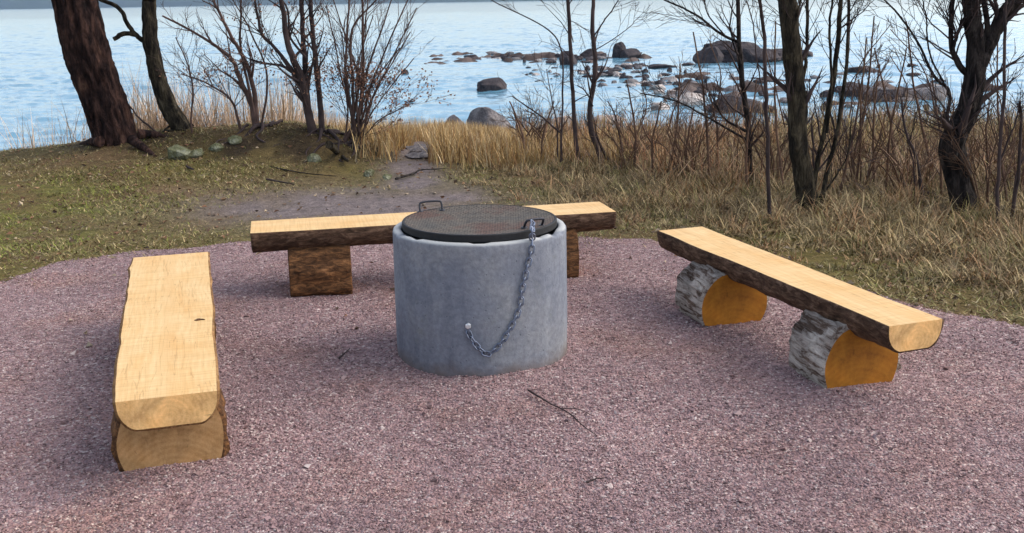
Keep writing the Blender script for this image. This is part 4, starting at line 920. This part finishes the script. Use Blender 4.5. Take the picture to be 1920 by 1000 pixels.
# brown undergrowth stems at the right
def brush():
    n = 42000; x = rg.uniform(.1, 19, n); y = rg.uniform(9.2, 32, n)
    ok = (rg.random(n) < .5 + 2.2 * fbm(x * 1.1, y * .9, 12, 3)) & (x > .45 + (11.5 - y) * .55) & (x < y * .56) & (y < shore_y(x) - 1.0); x, y = x[ok], y[ok]; n = len(x)
    c = pick(rg, n, [(.27, .15, .075), (.36, .20, .09), (.14, .08, .05), (.42, .28, .14), (.22, .165, .08)], [.28, .24, .18, .14, .16])
    pt = fbm(x * .8, y * .6, 77, 3)[:, None]; c = c * (1 + 1.1 * pt) * np.where(fbm(x * .5, y * .5, 90, 2)[:, None] > .1, [[.85, 1.0, .85]], [[1.05, .92, .9]])
    h = ground_z(x, y); top = .95 * sstep(0, 2.0, y - 9.0) + .25
    L = np.minimum(rg.uniform(.35, .95, n), top) * (1 + .25 * fbm(x * .7, y * .7, 2, 2)) * (.72 + .28 * sstep(3, 8, x))
    blades('undergrowth', x, y, h - .01, L, rg.uniform(.005, .012, n), rg.uniform(0, .85, n) ** 1.3, c, rg, 3, .6)
    cap = 1.7 - y * np.interp(x / y, [.0, .1, .3, .5], [.123, .119, .116, .117]) * rg.uniform(.94, 1.10, n) - h
    L = np.clip(np.minimum(L, cap), .08, 2)
    # side shoots along the stems
    k = 4; i = np.repeat(np.arange(n), k); t = rg.uniform(.25, .95, n * k); xx = x[i] + rg.normal(size=n * k) * .03; yy = y[i] + rg.normal(size=n * k) * .03
    blades('undergrowth', xx, yy, h[i] + L[i] * t * .9, rg.uniform(.07, .26, n * k) * np.minimum(1, 8 / yy), rg.uniform(.004, .007, n * k), rg.uniform(.2, 1.2, n * k), c[i] * rg.uniform(.6, 1.4, (n * k, 1)), rg, 2, .3)
    # criss-crossing thin shoots that tangle the thicket
    m = 90000; x = rg.uniform(.2, 15, m); y = rg.uniform(8.6, 27, m); ok = (x > .5 + (11 - y) * .55) & (x < y * .56) & (rg.random(m) < .45 + .9 * fbm(x * .8, y * .8, 40, 3)); x, y = x[ok], y[ok]; m = len(x)
    gz_ = ground_z(x, y); z0 = gz_ + rg.uniform(0, .5, m) * np.clip(1.7 - .125 * y - gz_, 0.02, 1)
    L = np.clip(np.minimum(rg.uniform(.2, .7, m), (1.7 - .121 * y - z0) * 1.1), .06, 1)
    blades('undergrowth', x, y, z0, L, rg.uniform(.0035, .008, m), rg.uniform(.3, 1.3, m), pick(rg, m, [(.20, .11, .065), (.29, .155, .08), (.06, .04, .03), (.38, .25, .14)]), rg, 2, .25)
    # low litter
    m = 60000; x = rg.uniform(.2, 12, m); y = rg.uniform(9, 22, m); ok = (x > .6 + (11 - y) * .6) & (x < y * .56); x, y = x[ok], y[ok]; m = len(x)
    blades('undergrowth', x, y, ground_z(x, y), rg.uniform(.1, .38, m), rg.uniform(.005, .011, m), rg.uniform(.2, 1.3, m), pick(rg, m, [(.25, .155, .085), (.15, .095, .05), (.33, .23, .13)]), rg, 2, .6)
brush()
# fallen leaves and crumbs
n = 2600; x = rg.uniform(-7, 6, n); y = rg.uniform(5.2, 13, n); ed = edge_dist(x, y); ok = (ed > .05) | (rg.random(n) < np.where(ed > -.5, .3, .12)); x, y, ed = x[ok], y[ok], ed[ok]
o = leaf_mesh('fallen_leaves', np.c_[x, y, np.where(ed > 0, ground_z(x, y), gravel_z(x, y, ed)) + .014], rg, .05, [(.16, .08, .045), (.22, .13, .07), (.09, .055, .035), (.34, .26, .17)], flat=True); o['kind'] = 'stuff'
# gravel chips
def chips():
    n = 150000; u = rg.random(n); y = 2.3 + 5.4 * u ** 1.25; x = rg.uniform(-1, 1, n) * (y * .52 + .15)
    ok = in_poly(x, y) ; x, y = x[ok], y[ok]; ed = edge_dist(x, y)
    n = len(x); s = rg.uniform(.0028, .0066, n) * (1 + .3 * fbm(x * 2, y * 2, 7, 2)); big = rg.random(n); s = np.where(big < .0025, s * 2.6, np.where(big < .02, s * 1.7, s))
    B = np.array([[1, 0, 0], [-1, 0, 0], [0, 1, 0], [0, -1, 0], [0, 0, 1], [0, 0, -1.]]); T = np.array([[0, 2, 4], [2, 1, 4], [1, 3, 4], [3, 0, 4], [2, 0, 5], [1, 2, 5], [3, 1, 5], [0, 3, 5]])
    V = B[None] * (s[:, None, None] * rg.uniform(.55, 1.25, (n, 6, 1))) + rg.normal(size=(n, 6, 3)) * s[:, None, None] * .28
    A1 = rg.normal(size=(n, 3)); A1 /= np.linalg.norm(A1, axis=1)[:, None]; A2 = rg.normal(size=(n, 3)); A2 -= A1 * (A1 * A2).sum(1)[:, None]; A2 /= np.linalg.norm(A2, axis=1)[:, None]; A3 = np.cross(A1, A2)
    Rm = np.stack([A1, A2, A3], 1); V = np.einsum('nij,njk->nik', V, Rm); V[..., 2] *= .75
    gz = gravel_z(x, y, ed)
    V += np.stack([x, y, gz + s * .25], -1)[:, None]
    o = mesh_np('gravel', V.reshape(-1, 3), (np.arange(n)[:, None, None] * 6 + T[None]).reshape(-1, 3), M['stones']); o['kind'] = 'stuff'
chips()

# ------------------------------------------------------------------ sticks and fallen wood
def stick(label, pts, wpx, seed, name='twig', mat='twig_dark', forks=(), zoff=.03, cat='stick'):
    rg_ = np.random.default_rng(seed)
    def P3(l_): 
        r_ = []
        for p in l_:
            q = pix(*p, .02)
            for _ in range(6): q = pix(*p, (float(gravel_z(q[0], q[1], -.5)) - .014 if in_poly(q[0], q[1]) else float(ground_z(q[0], q[1]))) + zoff)
            r_.append(q)
        return r_
    b_ = Buf(); a_ = P3(pts); k_ = a_[0][1] / F; q = resample(a_, 22); q[:, 2] += np.abs(fbm(np.arange(22) * .5, seed)) * .006; tube(b_, q, np.linspace(wpx * k_ / 2, wpx * k_ * .18, 22), 7, rough=.25, rs=20)
    for f in forks: q = resample(P3(f), 14); tube(b_, q, np.linspace(wpx * k_ * .3, wpx * k_ * .12, 14), 6, rough=.2)
    o = b_.build(name, M[mat]); return tag(o, label, cat)
stick('thin forked dark stick lying on the gravel in front of the concrete ring', [(990, 732), (1028, 756), (1062, 772), (1092, 798), (1120, 818)], 4, 1, forks=[[(1050, 766), (1085, 768), (1112, 780)]])
stick('short dark twig on the gravel left of the concrete ring', [(636, 672), (645, 664), (656, 654)], 5, 2)
stick('small dark bit of twig on the foreground gravel', [(1100, 905), (1120, 898), (1138, 897)], 5, 3)
stick('dark fallen branch sloping down beside the mossy stone', [(292, 288), (325, 302), (362, 318)], 9, 4, 'fallen_branch', zoff=.04, cat='branch')
stick('dark fallen branch lying on the worn earth behind the left bench', [(500, 337), (530, 342), (552, 346)], 4, 5, 'fallen_branch', zoff=.03, cat='branch')
stick('long surfacing root across the path below the stone steps', [(742, 336), (775, 326), (790, 319), (835, 317)], 5, 6, 'surface_root', 'trunk_dark', zoff=.03, cat='root')
stick('root running along the foot of the mound under the bushes', [(470, 305), (520, 316), (570, 325), (630, 331)], 3.5, 7, 'surface_root', 'trunk_dark', zoff=.02, cat='root')
stick('split log lying in the dark hollow under the fan shaped bush', [(617, 272), (635, 288), (652, 302)], 16, 8, 'fallen_branch', 'trunk', zoff=.09, cat='log')

# ------------------------------------------------------------------ sea air
bm = bmesh.new(); bmesh.ops.create_cube(bm, size=1); hm = bpy.data.meshes.new('haze'); bm.to_mesh(hm); bm.free()
hz = bpy.data.objects.new('haze', hm); COL.objects.link(hz); hz.scale = (12000, 8000, 66); hz.location = (0, 2500, 27); hz['kind'] = 'stuff'
mm = bpy.data.materials.new('sea_air'); mm.use_nodes = True; t_ = mm.node_tree; t_.nodes.remove(t_.nodes['Principled BSDF'])
pv = t_.nodes.new('ShaderNodeVolumePrincipled'); pv.inputs['Density'].default_value = .00012; pv.inputs['Color'].default_value = (.55, .75, 1, 1); pv.inputs['Anisotropy'].default_value = .2
t_.links.new(pv.outputs[0], [n for n in t_.nodes if n.type == 'OUTPUT_MATERIAL'][0].inputs['Volume']); hm.materials.append(mm)
